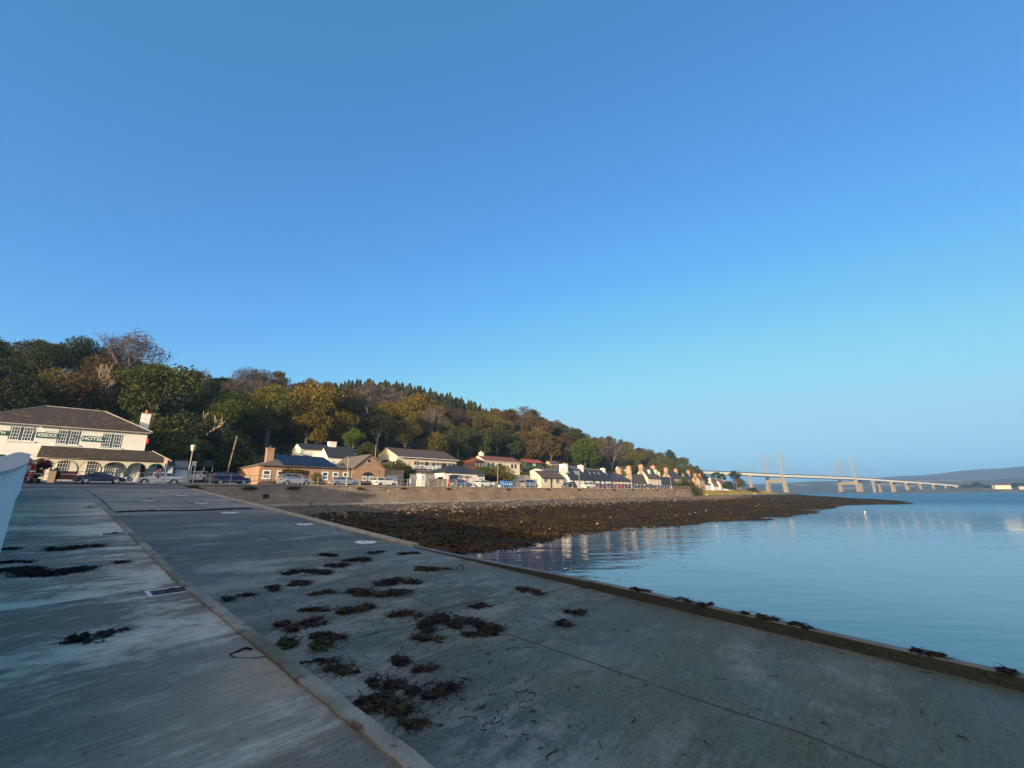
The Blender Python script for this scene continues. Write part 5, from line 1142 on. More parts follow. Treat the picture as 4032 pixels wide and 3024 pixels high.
for px, q, k, p, lab, a in ((2730, 16, 'hatch', 'white', 'white car among the group below the end stone house', 20), (2748, 15, 'hatch', 'navy', 'blue car in the middle of the group below the end stone house', 70), (2764, 17, 'mpv', 'white', 'white van in the group below the end stone house', 60),
                            (2857, 15, 'mpv', 'white', 'white van with dark windows on the grassy point', 10), (2876, 14, 'estate', 'silver', 'silver car parked close to the white van on the point', 0), (2822, 14, 'hatch', 'grey', 'grey car by the steep white gable', 10)):
    put_car(px, q, k, p, 1, lab, a)

# ------------------------------------------------------------------ railings along the road
rail = M('rail_paint', (.40, .37, .31), (.30, .27, .23), 4, .6, metal=.1)
fe = empty('railing', A, TH); tag(fe, 'long two bar metal railing along the top of the sea wall', 'railing')
pm = MB().box(-.035, .035, -.035, .035, 0, 1.06); pm.box(-.055, .055, -.055, .055, 1.061, 1.1); p0 = pm.build('post', rail, fe); p0.location = (0, .12, 1.47)
x = 2.0
while x < 164:
    c = p0.copy(); COL.objects.link(c); c.location = (x, .12, 1.47); c.parent = fe; x += 2.0
for z in (.42, 1.0):
    MB().tube([(0, .12, 1.47+z), (165, .12, 1.47+z)], .028, 6).build('rail', rail, fe)
# ------------------------------------------------------------------ lamps and poles
def lamp(px, q, ytop, label, kind='lantern'):
    P, s = at(px, q); r = ray(px, ytop); k = Vector((P.x, P.y)).length/Vector((r.x, r.y)).length; H = r.z*k-P.z
    o = empty('street_lamp', P); tag(o, label, 'street lamp', 'street lamps of the shore road'); pl = M('lamp_pole', (.36, .34, .28), (.3, .28, .24), 3, .6)
    if kind == 'lantern':
        MB().tube([(0, 0, -.1), (0, 0, .9), (0, 0, 1.0), (0, 0, H-.75)], [.11, .11, .07, .05], 10).build('pole', pl, o)
        l = MB(); l.tube([(0, 0, H-.75), (0, 0, H-.68), (0, 0, H-.12)], [.08, .16, .26], 8); l.build('lamp_glass', M('lamp_glass', (.6, .56, .45), rough=.3), o)
        MB().tube([(0, 0, H-.12), (0, 0, H-.02), (0, 0, H)], [.31, .2, .04], 8).build('lamp_cap', M('lamp_cap', (.6, .58, .52)), o)
    else:
        MB().tube([(0, 0, -.1), (0, 0, 1.1), (0, 0, 1.2), (0, 0, H)], [.09, .09, .06, .045], 8).build('pole', pl, o)
        MB().tube([(0, 0, H), (.0, -.12, H+.05), (0, -.5, H+.06)], [.05, .09, .06], 8).build('lamp_head', M('lamp_head', (.55, .5, .42)), o)
    return o
lamp(734, 3.5, 1750, 'heritage lantern on a thick pole beside the hotel shed'); lamp(1363, 1.2, 1802, 'thin street lamp rising in front of the silver grey saloon', 'p')
lamp(1960, 1.2, 1838, 'tall street lamp in front of the olive bush', 'p'); lamp(2282, 1.2, 1854, 'street lamp before the long white cottage', 'p'); lamp(2489, 1.4, 1863, 'street lamp by the dormer cottage', 'p'); lamp(2644, 1.4, 1880, 'farthest street lamp by the low slated cottage', 'p')
def pole(px, q, ytop, label, lean=0, r=.13):
    P, s = at(px, q); rr = ray(px, ytop); k = Vector((P.x, P.y)).length/Vector((rr.x, rr.y)).length; H = rr.z*k-P.z; o = empty('utility_pole', P); tag(o, label, 'pole', 'timber poles')
    MB().tube([(0, 0, -.4), (lean*.5, 0, H*.5), (lean, 0, H)], [r, r*.85, r*.7], 8).build('pole', M('pole_timber', (.28, .22, .15), (.2, .16, .11), 3), o)
    MB().box(lean-.02, lean+.02, -.35, .35, H-.5, H-.42).build('crossarm', M('pole_timber', (.28, .22, .15)), o)
pole(885, 21, 1715, 'tall leaning timber pole against dark ivy behind the navy car', .8); pole(1470, 24, 1750, 'timber pole standing behind the arched porch gable'); pole(1638, 14, 1805, 'timber pole in front of the chalet balcony'); pole(2143, 20, 1838, 'short pale post above the cream bungalow roof', 0, .1)

# ------------------------------------------------------------------ life rings, signs, small street things
lr = M('life_ring_red', (.62, .045, .03), (.5, .03, .025), 3, .5); lw = M('ring_band', (.75, .72, .65), rough=.6)
def ring(o, cx, R, r, axis='x', z=0):
    """ring in the local y-z plane"""
    N1, N2 = 28, 10; m = MB()
    for i in range(N1):
        a = 2*pi*i/N1
        for j in range(N2): b = 2*pi*j/N2; m.v.append((cx+r*cos(b)*.8, (R+r*sin(b))*cos(a), z+(R+r*sin(b))*sin(a)))
    for i in range(N1):
        for j in range(N2): m.f.append((i*N2+j, ((i+1) % N1)*N2+j, ((i+1) % N1)*N2+(j+1) % N2, i*N2+(j+1) % N2))
    m.build('ring_body', lr, o, True)
    for a in (0, pi/2, pi, 3*pi/2):
        b = MB(); p = Vector((cx, R*cos(a), z+R*sin(a))); t = Vector((0, -sin(a), cos(a))); b.tube([p-t*.05, p+t*.05], r*1.08, 10); b.build('band', lw, o)
u, v = 45.75, .35
lo = empty('life_ring'); lo.matrix_world = slipM @ Matrix.Translation((45.85, -.62, slp(45.7)+1.35)) @ Matrix.Rotation(radians(66), 4, 'Z'); ring(lo, .1, .58, .15)
tag(lo, 'red life ring with white bands hanging at the end of the white boundary wall', 'life ring')
# second life ring in its stand beside the top of the slip
P, s = at(622, 1.0); st = empty('life_ring_stand', P, radians(40)); tag(st, 'white frame stand beside the railing holding a faded red life ring', 'stand')
m = MB(); 
for a in (-.5, .5): m.box(a-.05, a+.05, -.05, .05, -.1, 1.15)
m.box(-.6, .6, -.04, .04, 1.151, 1.22); m.build('frame', fw, st); MB().box(.35, .41, -.03, .03, 1.22, 2.7).build('post', fw, st); MB().box(.10, .42, -.05, -.032, 2.1, 2.65).build('notice', M('notice_orange', (.6, .25, .15), (.7, .6, .5), 6), st)
l2 = empty('life_ring', P+Vector((.05, -.18, 1.05)), radians(12)); ring(l2, 0, .36, .12); tag(l2, 'faded pinkish red life ring hung on the stand beside the railing', 'life ring')
for o_ in l2.children:
    if o_.name.startswith('ring_body'): o_.data.materials.clear(); o_.data.materials.append(M('faded_red', (.55, .16, .14), (.6, .25, .2), 3, .6))
# hotel flower baskets, tables and people sitting outside are a cluster by the fence
def basket(px, py, q, R, label, col):
    P, s = at(px, q); r = ray(px, py); k = Vector((P.x, P.y)).length/Vector((r.x, r.y)).length; P.z = r.z*k; o = empty('flower_basket', P); tag(o, label, 'hanging basket', 'hotel flower baskets')
    part_obj('flowers', CRB[0], o, (0, 0, 0), (R, R, R*.9), 1, col); MB().tube([(0, 0, -R*.9), (0, 0, -R*.3)], [R*.3, R*.7], 10).build('bowl', fdark, o); MB().tube([(0, 0, 0), (0, 0, R*1.8)], .015, 4).build('chain', fdark, o)
fl1 = leafmat('purple_flowers', (.12, .012, .04), (.20, .02, .10)); fl2 = leafmat('red_flowers', (.25, .02, .03), (.04, .05, .02))
basket(135, 1821, 10, .62, 'large dark red hanging flower basket by the verandah left end', fl2); basket(163, 1828, 9.6, .55, 'purple hanging flower basket right of the dark red one', fl1)
# potted plants and outdoor furniture below them
for i, (px, q, h_, k, lab) in enumerate(((112, 9.5, 1.5, 'dark', 'dark potted shrub nearest the life ring wall'), (128, 9.8, 1.7, 'brown', 'tall brown potted plant behind the terrace rail'), (143, 10.2, 1.5, 'olive', 'olive potted shrub in the middle of the terrace'), (205, 9.0, 1.6, 'dark', 'dark potted shrub at the terrace right corner'))):
    P, s = at(px, q); o = empty('potted_plant', P); tag(o, lab, 'plant', 'terrace plants'); part_obj('foliage', CR[i], o, (0, 0, h_*.65), (.42, .42, h_*.5), i, LM[k]); MB().tube([(0, 0, 0), (0, 0, .5)], [.2, .28], 10).build('pot', pot if i % 2 else fdark, o)
P, s = at(150, 9.0); tf = empty('terrace_railing', P, TH); tag(tf, 'dark low railing around the hotel terrace planters', 'railing'); m = MB()
for i in range(12): m.box(-2.5+i*.45, -2.46+i*.45, -.02, .02, 0, 1.0)
m.build('bars', fg, tf); MB().box(-2.6, 2.6, -.03, .03, 1.003, 1.06).build('top_rail', white, tf)
P, s = at(196, 8.6); pl_ = empty('gate_pillar', P, TH); tag(pl_, 'short brown stone pillar at the terrace right corner', 'pillar'); MB().box(-.25, .25, -.25, .25, -.1, 1.35).build('shaft', sand2, pl_); MB().box(-.3, .3, -.3, .3, 1.352, 1.45).build('cap', fdark, pl_)
P, s = at(240, 11.5); bnr = empty('banner', P+Vector((0, 0, .35)), TH); tag(bnr, 'red brown banner board in front of the second verandah arch', 'banner'); MB().box(-1.1, 1.1, -.02, .02, .1, .95).build('panel', M('banner_red', (.32, .05, .02), (.12, .04, .03), 2.5, .6), bnr); MB().box(-1.05, -.98, -.03, .03, -.3, .1).build('leg', fdark, bnr); MB().box(.98, 1.05, -.03, .03, -.3, .1).build('leg', fdark, bnr)
def board(px, q, w, h_, z, mat, name, label, cat, posts=True):
    P, s = at(px, q); o = empty(name, P, TH); tag(o, label, cat); MB().box(-w/2, w/2, -.03, .03, z, z+h_).build('panel', mat, o)
    if posts:
        for sd in (-1, 1): MB().box(sd*w*.42-.04, sd*w*.42+.04, .032, .10, -.1, z+h_*.9).build('post', fw, o)
board(812, 23, 1.35, .95, 2.0, M('board_green', (.005, .06, .04)), 'notice_board', 'green board hanging over the shaded car park', 'board'); board(751, 17, .5, .6, 2.3, M('board_pale', (.45, .5, .5)), 'notice_board', 'small pale notice board right of the shed', 'board')
P, s = at(752, 18.5); pf_ = empty('picket_fence', P, radians(45)); tag(pf_, 'short dark picket fence right of the shed', 'fence')
m = MB()
for i in range(14): m.box(i*.22, i*.22+.1, -.02, .02, -.1, 1.5)
m.build('pickets', M('dark_picket', (.06, .06, .05)), pf_); MB().box(-.1, 3.2, .022, .07, .9, 1.0).build('rail', M('dark_picket', (.06, .06, .05)), pf_)
P, s = at(1995, 7.2); bi = empty('recycling_bin', P, TH); tag(bi, 'big blue recycling container with white markings in front of the garage', 'container')
MB().prism([(-.55, 0.12), (.55, .12), (.62, 1.25), (.4, 1.5), (-.4, 1.5), (-.62, 1.25)], 'x', -1.6, 1.6).build('tank', M('bin_blue', (.02, .13, .42), (.03, .17, .5), 3, .5), bi)
MB().box(-1.65, 1.65, -.45, .45, 1.503, 1.62).build('lid', fdark, bi)
for i in range(4): MB().box(-1.2+i*.7, -.85+i*.7, -.62, -.575, .6+.12*(i % 2), .95+.12*(i % 2)).build('marking', lw, bi)
for i in range(4): MB().tube([((-1.4, 1.4)[i % 2], (-.4, .4)[i//2]-.04, .07), ((-1.4, 1.4)[i % 2], (-.4, .4)[i//2]+.04, .07)], .07, 10).build('wheel', tyre, bi)
for px, lab in ((1943, 'white wheeled bin next right of the white hatchback'), (1966, 'small white box at the tall lamp foot')):
    P, s = at(px, 6); o = empty('wheeled_bin', P, TH); tag(o, lab, 'bin', 'bins'); hh = 1.0 if px < 1950 else .5; MB().prism([(-.25, .05), (.25, .05), (.3, hh), (-.3, hh)], 'x', -.3, .3).build('tank', white, o); MB().box(-.34, .34, -.34, .34, hh+.003, hh+.08).build('lid', lw, o)
P, s = at(1681, 7.5); o = empty('plank_fence', P, TH); tag(o, 'grey horizontal plank fence in front of the white shop gable', 'fence'); m = MB()
for i in range(6): m.box(0, 4.6, -.03, .0, .05+i*.26, .27+i*.26)
m.build('planks', M('weathered_plank', (.24, .19, .13), (.18, .14, .1), 3), o); MB().box(.2, .3, .003, .1, -.1, 1.6).build('post', fdark, o); MB().box(4.2, 4.3, .003, .1, -.1, 1.6).build('post', fdark, o)
P, s = at(1632, 8); o = empty('wooden_gate', P, TH); tag(o, 'green grey three bar gate left of the plank fence', 'gate'); m = MB()
for z in (.3, .75, 1.2): m.box(-.9, .9, -.03, .03, z, z+.09)
m.build('bars', M('gate_green', (.25, .3, .27)), o); 
for sd in (-1, 1): MB().box(sd*.98-.06, sd*.98+.06, -.06, .06, -.1, 1.5).build('post', fw, o)
P, s = at(1766, 9.6); o = empty('post_box', P, TH); tag(o, 'bright red post box by the shop corner', 'post box'); MB().tube([(0, 0, 0), (0, 0, .1), (0, 0, .12), (0, 0, 1.45), (0, 0, 1.55)], [.24, .24, .2, .2, .1], 12).build('pillar', M('post_red', (.55, .02, .02), rough=.4), o); MB().tube([(0, 0, 1.45), (0, 0, 1.52), (0, 0, 1.6)], [.25, .24, .05], 12).build('cap', M('post_red', (.55, .02, .02)), o)
P, s = at(2268, 7.0); o = empty('planter', P, TH); 
tag(o, 'small dark planter between black car and lamp', 'planter'); MB().tube([(0, 0, 0), (0, 0, .5)], [.3, .4], 10).build('tub', fdark, o); part_obj('foliage', CR[1], o, (0, 0, .8), .4, 0, LM['dark'])
# weeds growing along the top of the sea wall: each patch a plant
for i, (x, w_, k) in enumerate(((4.5, 1.6, 'green'), (10, 1.3, 'green'), (15, 1.8, 'olive'), (24, 1.2, 'olive'), (31, .9, 'brown'), (40, .8, 'brown'), (55, .9, 'brown'), (68, .9, 'olive'), (80, 1.1, 'brown'), (97, 1.3, 'rust'), (108, 1.1, 'rust'), (125, 1.2, 'brown'), (140, 1.2, 'rust'))):
    o = empty('weed_patch', A+E*x+NI*(-.2)+Vector((0, 0, 1.05))); part_obj('foliage', CR[i % 5], o, (0, 0, 0), (w_*.7, w_*.4, .22), TH, LM[k]); part_obj('stem', TRM, o, (0, 0, -.3), .5)
    tag(o, ('nearest' if i == 0 else ORD[i].strip()+' nearest')+' weed patch growing from the sea wall top, counted from the slipway', 'weeds', 'weeds on the sea wall')
# yellowish grass and a row of pale boulders on the bank beyond the wall
pts = []
while len(pts) < 16000:
    s = trr.uniform(166, 385); q = trr.uniform(.5, 13) ; P = G(s, q); pts.append((P.x, P.y, P.z+.15))
V, Fc = leafcloud(pts, .8, 21, .1, 1.5); o = bpy.data.objects.new('bank_grass', fastmesh('bank_grass', V, Fc, leafmat('grass_blades', (.16, .16, .03), (.24, .17, .06)))); COL.objects.link(o); tag(o, kind='stuff')
# conical evergreen and shrubs at the point
for px, q, h_, R, k, lab in ((2903, 9, 15, 4.0, 'dark', 'dark conical evergreen alone on the grassy point before the bridge pier'), (2915, 9, 10, 4.5, 'green', 'broad evergreen joined to the conical one on the point'), (2848, 30, 13, 4, 'pine', 'dark pine above the last white houses'), (2828, 32, 14, 4, 'pine', 'left pine above the last white houses'), (2965, 8, 3.5, 6, 'dark', 'low rounded bush at the tip of the grassy point'), (2692, 3, 3.5, 5.5, 'dark', 'dark bush where the sea wall meets the grass bank'), (2715, 2, 3.0, 5.5, 'olive', 'olive bush at the start of the grass bank'), (2870, 22, 8, 5, 'dark', 'dark thicket behind the white van on the point')):
    P, s = at(px, q); P.z -= .3; tree(P, k, h_, R, 'big', lab)
m_ = []
for i in range(9):
    px = 2716+i*32+trr.uniform(-8, 8); P, s = at(px, 1.0); r_ = trr.uniform(.5, .95)
    bm = bmesh.new(); bmesh.ops.create_icosphere(bm, subdivisions=2, radius=r_)
    for v_ in bm.verts: v_.co *= 1+.28*noise.noise(v_.co*1.6+Vector((i*7, 0, 0))); v_.co.z *= .6
    me = bpy.data.meshes.new('boulder'); bm.to_mesh(me); bm.free(); me.materials.append(M('pale_boulder', (.58, .5, .4), (.45, .38, .3), 2, .9)); o = bpy.data.objects.new('boulder', me); COL.objects.link(o); o.location = P+Vector((0, 0, .25))
    tag(o, ('first' if i == 0 else ORD[i].strip())+' pale boulder along the grass bank foot, counted from the sea wall end', 'boulder', 'pale boulders below the grass bank')

# an old boat hull laid up on the grassy point
P, s = at(2842, 7); o = empty('boat_hull', P+Vector((0, 0, .2)), radians(15)); tag(o, 'rusty red boat hull laid up on the grassy point left of the white van', 'boat'); o.rotation_euler.x = .35
m = MB(); N = 12
for i in range(N+1):
    t = i/N; x = -3+6*t; w_ = .95*sin(pi*min(1, .18+t*.82))**.6 if t < 1 else .02; k_ = .25*(t**3)
    m.v += [(x, -w_, 1.0+k_), (x, -w_*.8, .35+k_), (x, 0, k_*1.2), (x, w_*.8, .35+k_), (x, w_, 1.0+k_)]
for i in range(N):
    for k in range(4): m.f.append((5*i+k, 5*i+k+1, 5*i+k+6, 5*i+k+5))
m.f.append((0, 1, 2, 3, 4)); m.build('hull', M('hull_red', (.34, .08, .045), (.2, .09, .05), 2, .7), o); MB().box(-2.8, 2.2, -.8, .8, .8, .86).build('deck', M('weathered_plank', (.24, .19, .13)), o)
# ------------------------------------------------------------------ bridge
bc = M('bridge_concrete', (.33, .27, .20), (.28, .23, .17), .08, .9); bp = M('bridge_steel', (.55, .55, .49), (.50, .50, .45), .05, .6); bk = M('bridge_dark', (.05, .05, .055), rough=.7); bpy_ = M('pylon_paint', (.30, .295, .28), rough=.6); cap_ = M('pier_base', (.09, .07, .06), (.06, .05, .045), .3)
P1 = Vector((434, 711, 0)); P2 = Vector((627.6, 807, 0)); BD = (P2-P1).normalized(); BN = Vector((-BD.y, BD.x, 0))
br = empty('cable_stayed_bridge', (P1.x, P1.y, 0), atan2(BD.y, BD.x)); tag(br, 'long cable stayed road bridge with four slender towers crossing the firth', 'bridge')
span = (P2-P1).length
def bz(px, py, d):                                   # height of a point at distance along the bridge
    p = P1+BD*d; r = ray(px, py); return r.z*Vector((p.x, p.y)).length/Vector((r.x, r.y)).length
def along(px):
    lo, hi = -400., 700.
    for _ in range(50):
        m = (lo+hi)/2; p = P1+BD*m; x = proj(p)[0]
        if x < px and p.y > 1: lo = m
        else: hi = m
    return lo
DK = [(2745, 1857), (2780, 1858), (2863, 1861), (2955, 1865), (3067, 1870), (3200, 1875), (3347, 1881), (3440, 1887), (3506, 1892), (3566, 1896), (3622, 1900), (3674, 1904), (3722, 1908), (3775, 1914)]
prof = [(along(px), bz(px, py, along(px))) for px, py in DK]
def dz(x): return interp(x, prof)
m = MB(); me_ = MB(); mp = MB(); NX = 120; x0, x1 = prof[0][0], prof[-1][0]; hw = 11
for i in range(NX+1):
    x = x0+(x1-x0)*i/NX; z = dz(x); dpt = 3.3
    m.v += [(x, -hw, z), (x, hw, z), (x, hw, z-.6), (x, hw-.3, z-dpt), (x, -hw+.3, z-dpt), (x, -hw, z-.6)]; me_.v += [(x, -hw-.3, z+.1), (x, -hw-.3, z+1.3), (x, -hw+.1, z+1.3), (x, -hw+.1, z+.1)]; mp.v += [(x, hw+.3, z+.1), (x, hw+.3, z+1.3), (x, hw-.1, z+1.3), (x, hw-.1, z+.1)]
for i in range(NX):
    for k in range(6): m.f.append((6*i+k, 6*i+(k+1) % 6, 6*i+6+(k+1) % 6, 6*i+6+k))
    for q in (me_, mp):
        for k in range(4): q.f.append((4*i+k, 4*i+(k+1) % 4, 4*i+4+(k+1) % 4, 4*i+4+k))
dko = m.build('deck', bp, br); me_.build('parapet', bk, br); mp.build('parapet', bk, br)
for xt, px, ytp in ((0, 3054, 1779), (span, 3341, 1800)):
    zt = bz(px, ytp, xt)
    for sd in (-1, 1):
        zd = dz(xt); MB().poly([(xt-1.2, sd*13-1.0, zd-4), (xt+1.2, sd*13-1.0, zd-4), (xt+1.2, sd*13+1.0, zd-4), (xt-1.2, sd*13+1.0, zd-4), (xt-.7, sd*12-.6, zt), (xt+.7, sd*12-.6, zt), (xt+.7, sd*12+.6, zt), (xt-.7, sd*12+.6, zt)], [(0, 3, 2, 1), (4, 5, 6, 7), (0, 1, 5, 4), (1, 2, 6, 5), (2, 3, 7, 6), (3, 0, 4, 7)]).build('tower', bpy_, br)
        MB().poly([(xt-3.4, sd*15-2.4, WZ+1), (xt+3.4, sd*15-2.4, WZ+1), (xt+3.4, sd*15+2.4, WZ+1), (xt-3.4, sd*15+2.4, WZ+1), (xt-2.2, sd*13-1.7, zd-3.9), (xt+2.2, sd*13-1.7, zd-3.9), (xt+2.2, sd*13+1.7, zd-3.9), (xt-2.2, sd*13+1.7, zd-3.9)], [(0, 3, 2, 1), (4, 5, 6, 7), (0, 1, 5, 4), (1, 2, 6, 5), (2, 3, 7, 6), (3, 0, 4, 7)]).build('tower_leg', bc, br)
        MB().box(xt-8, xt+8, sd*17-6, sd*17+6, WZ-1, WZ+3.2).build('tower_base', cap_, br)
        for k in range(8):
            for dr in (-1, 1):
                xa = xt+dr*(14+k*13.2); za = dz(xa)+.5; MB().tube([(xt, sd*12.1, zd+(zt-zd)*(.42+.075*k)), (xa, sd*10.6, za)], .14, 4, False).build('stay_cable', bpy_, br)
    MB().box(xt-2.8, xt+2.8, -14.5, 14.5, dz(xt)-12.5, dz(xt)-6.5).build('crossbeam', bc, br)
for px in (2838, 2938, 3420, 3492, 3549, 3604, 3655, 3703, 3745):
    x = along(px); z = dz(x)-3.4
    if abs(x) < 12 or abs(x-span) < 12: continue
    pr = empty('pier', (x, 0, 0)); pr.parent = br
    for sd in (-1, 1):
        MB().poly([(-1.8, sd*10.2-1.9, WZ+1), (1.8, sd*10.2-1.9, WZ+1), (1.8, sd*10.2+1.9, WZ+1), (-1.8, sd*10.2+1.9, WZ+1), (-1.2, sd*10.2-1.4, z-5), (1.2, sd*10.2-1.4, z-5), (1.2, sd*10.2+1.4, z-5), (-1.2, sd*10.2+1.4, z-5), (-2.2, sd*10.2-2.6, z), (2.2, sd*10.2-2.6, z), (2.2, sd*10.2+2.6, z), (-2.2, sd*10.2+2.6, z)],
                  [(0, 3, 2, 1), (0, 1, 5, 4), (1, 2, 6, 5), (2, 3, 7, 6), (3, 0, 4, 7), (4, 5, 9, 8), (5, 6, 10, 9), (6, 7, 11, 10), (7, 4, 8, 11), (8, 9, 10, 11)]).build('column', bc, pr)
        MB().box(-4, 4, sd*10.2-3.6, sd*10.2+3.6, WZ-1, WZ+1.6).build('footing', cap_, pr)
# ------------------------------------------------------------------ far shore, hills
def far_land(name, tab, dist, depth, mat, zfoot=WZ, curve=1.5, amp=6, foot=None, kind='structure', n=180):
    """a real slope: its crest seen along the listed pixels, its foot nearer the camera"""
    m = MB(); X0, X1 = tab[0][0], tab[-1][0]; K = 14
    for i in range(n+1):
        px = X0+(X1-X0)*i/n; py = interp(px, tab); r = ray(px, py); D = dist(px) if callable(dist) else dist; f = Vector((r.x, r.y, 0)).normalized()
        ztop = r.z*D/Vector((r.x, r.y)).length; d0 = D-(depth(px) if callable(depth) else depth)
        for k in range(K+1):
            t = k/K; d = d0+(D-d0)*t; z = zfoot+(ztop-zfoot)*(sin(t*pi/2)**curve); p = f*d
            z += noise.noise(Vector((p.x, p.y, 0))*(1/(60+D*.05)))*amp*sin(t*pi) if 0 < k < K else 0
            m.v.append((p.x, p.y, z-(1 if k == 0 else 0)))
        for k in range(1, 5):
            d = D*(1+.06*k); p = f*d; m.v.append((p.x, p.y, ztop-(ztop-zfoot)*.22*k))
    W_ = K+5
    for i in range(n):
        for k in range(W_-1): m.f.append((i*W_+k, (i+1)*W_+k, (i+1)*W_+k+1, i*W_+k+1))
    o = m.build(name, mat, None, True, False); tag(o, kind=kind); return o
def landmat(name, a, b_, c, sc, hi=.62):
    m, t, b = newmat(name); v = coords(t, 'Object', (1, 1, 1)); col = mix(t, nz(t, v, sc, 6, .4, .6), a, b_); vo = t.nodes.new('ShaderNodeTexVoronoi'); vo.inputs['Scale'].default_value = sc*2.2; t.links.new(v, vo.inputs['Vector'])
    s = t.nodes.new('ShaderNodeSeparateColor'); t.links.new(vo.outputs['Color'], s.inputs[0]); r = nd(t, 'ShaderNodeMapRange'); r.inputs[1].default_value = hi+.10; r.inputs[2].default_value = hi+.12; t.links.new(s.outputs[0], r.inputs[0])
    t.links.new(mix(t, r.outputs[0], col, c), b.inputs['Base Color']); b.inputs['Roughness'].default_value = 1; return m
far_land('far_ridge', [(2600, 1936), (3000, 1925), (3300, 1905), (3480, 1880), (3530, 1876), (3630, 1872), (3700, 1865), (3760, 1856), (3800, 1853), (3850, 1849), (3950, 1846), (4032, 1836), (4300, 1826), (4700, 1840)], 3300, 800, landmat('hazed_moor', (.085, .085, .10), (.07, .07, .085), (.085, .08, .085), .002), amp=12)  # moor lightened and blued: part of the haze is put into its colour
far_land('middle_hills', [(2550, 1922), (2700, 1916), (2930, 1906), (3000, 1905), (3080, 1903), (3200, 1896), (3270, 1895), (3400, 1893), (3560, 1890), (3700, 1884), (3800, 1890), (3900, 1888), (4032, 1880), (4300, 1875), (4700, 1880)], 2350, 900, landmat('farmland', (.055, .07, .06), (.065, .075, .065), (.22, .19, .13), .005, .62), amp=5)  # fields lightened too, carrying some haze in the colour
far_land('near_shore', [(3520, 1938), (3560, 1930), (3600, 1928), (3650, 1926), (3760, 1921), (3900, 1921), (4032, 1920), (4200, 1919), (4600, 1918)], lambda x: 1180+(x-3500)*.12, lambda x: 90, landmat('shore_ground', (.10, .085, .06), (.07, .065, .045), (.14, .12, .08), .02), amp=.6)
def farpos(px, D, py=None):
    r = ray(px, 1900); f = Vector((r.x, r.y, 0)).normalized(); p = f*D; rr = ray(px, py); p.z = rr.z*D/Vector((rr.x, rr.y)).length; return p
FT = [(3778, 12), (3791, 14), (3806, 15), (3823, 14), (3842, 24), (3857, 20), (3875, 14), (3891, 13), (3908, 13), (3930, 17), (3948, 19), (3962, 16), (3984, 17), (3998, 20), (4012, 19), (4026, 18), (4042, 18), (3590, 6), (3612, 7), (3650, 5), (3690, 6)]
for i, (px, hp) in enumerate(sorted(FT)):
    p = farpos(px, 1180+(px-3500)*.12-(-30 if 3920 < px < 3970 else 6), 1922 if px > 3700 else 1930); h_ = hp*.50; R = h_*.62; root = empty('broadleaf_tree', p); part_obj('crown', CR[i % 5], root, (0, 0, h_*.5), (R, R, h_*.55), i, LM['dark']); part_obj('trunk', TRM, root, (0, 0, -1), h_*.8); tag(root, (('nearest the bridge' if i == 0 else ORD[i].strip()+' from the bridge')+' of the dark trees on the far shore'), 'tree', 'trees on the far shore')
for px, w_, h_, hb, rf, lab in ((3950, 20, 5.5, 3.8, brtile, 'pale cream sunlit house with brown roof on the far shore'), (4048, 22, 3.5, 1.6, felt, 'long low grey shed on the far shore right of the cream house')):
    p = farpos(px-8, 1200, 1923); o = empty('far_house', p, radians(-42+5)); tag(o, lab, 'house'); MB().box(-w_/2, w_/2, -3.2, 3.2, -2, h_).build('wall', harl if px < 4000 else beige, o); MB().prism([(-3.8, h_), (3.8, h_), (0, h_+hb*.8)], 'x', -w_/2-.5, w_/2+.5).build('roof', rf, o)
    for i in range(6): MB().box(-w_*.42+i*w_*.16, -w_*.42+i*w_*.16+1.2, -3.3, -3.203, h_*.45, h_*.75).build('window', glass, o)
    if px < 4000: MB().tube([(-w_/2-2, 0, -2), (-w_/2-2, 0, 6), (-w_/2-2, 0, 6.7)], [1.5, 1.5, .4], 14).build('silo', bpy_, o)
# small buoy in the bay
r = ray(3405, 2018); k = WZ/r.z; p = r*k; o = empty('buoy', p); tag(o, 'tiny white mooring buoy floating off the beach spit', 'buoy'); bm = bmesh.new(); bmesh.ops.create_uvsphere(bm, u_segments=12, v_segments=8, radius=.11); me = bpy.data.meshes.new('float'); bm.to_mesh(me); bm.free(); me.materials.append(white); f_ = bpy.data.objects.new('float', me); COL.objects.link(f_); f_.parent = o; f_.location = (0, 0, .07); MB().tube([(0, 0, .2), (0, 0, .35)], .02, 6).build('eye', fdark, o)

# ------------------------------------------------------------------ fittings of the slipway
paintw = M('pad_paint', (.66, .65, .60), (.5, .49, .45), 8, .8, lo=.4, hi=.75); iron = M('rusty_iron', (.05, .03, .022), (.09, .045, .03), 20, .8)
DISC = [(1440, 2134, .37, 1), (1201, 2064, .35, 1), (904, 2018, .40, 1), (794, 1981, .38, 1), (715, 1951, .36, 0), (650, 1934, .34, 0), (586, 1971, .30, 0)]
wd = ['nearest the water', 'second up the slope', 'third up the slope', 'fourth up the slope', 'fifth up the slope', 'topmost of the row', 'small one left of the row']
for (px, py, R, rg), w_ in zip(DISC, wd):
    u, v = slip_uv(px, py, -.04); o = empty('mooring_pad'); o.matrix_world = slipM @ Matrix.Translation((u, -v, slp(u)-.046)) @ Matrix.Rotation(-atan2(SL, 1), 4, 'Y'); tag(o, 'round white painted pad with iron ring on the slipway, '+w_, 'mooring pad', 'white mooring pads')
    m = MB(); n = 28; rr = random.Random(px); m.v = [(R*1.0*rr.uniform(.96, 1.03)*cos(2*pi*i/n), R*rr.uniform(.96, 1.03)*sin(2*pi*i/n), .004) for i in range(n)]; m.f = [tuple(range(n))]; m.build('pad', paintw, o)
    t = MB(); t.tube([(0, .10*cos(a), .02+.11*sin(a)) for a in [pi*i/10 for i in range(11)]], .016, 6); t.build('ring', iron, o)
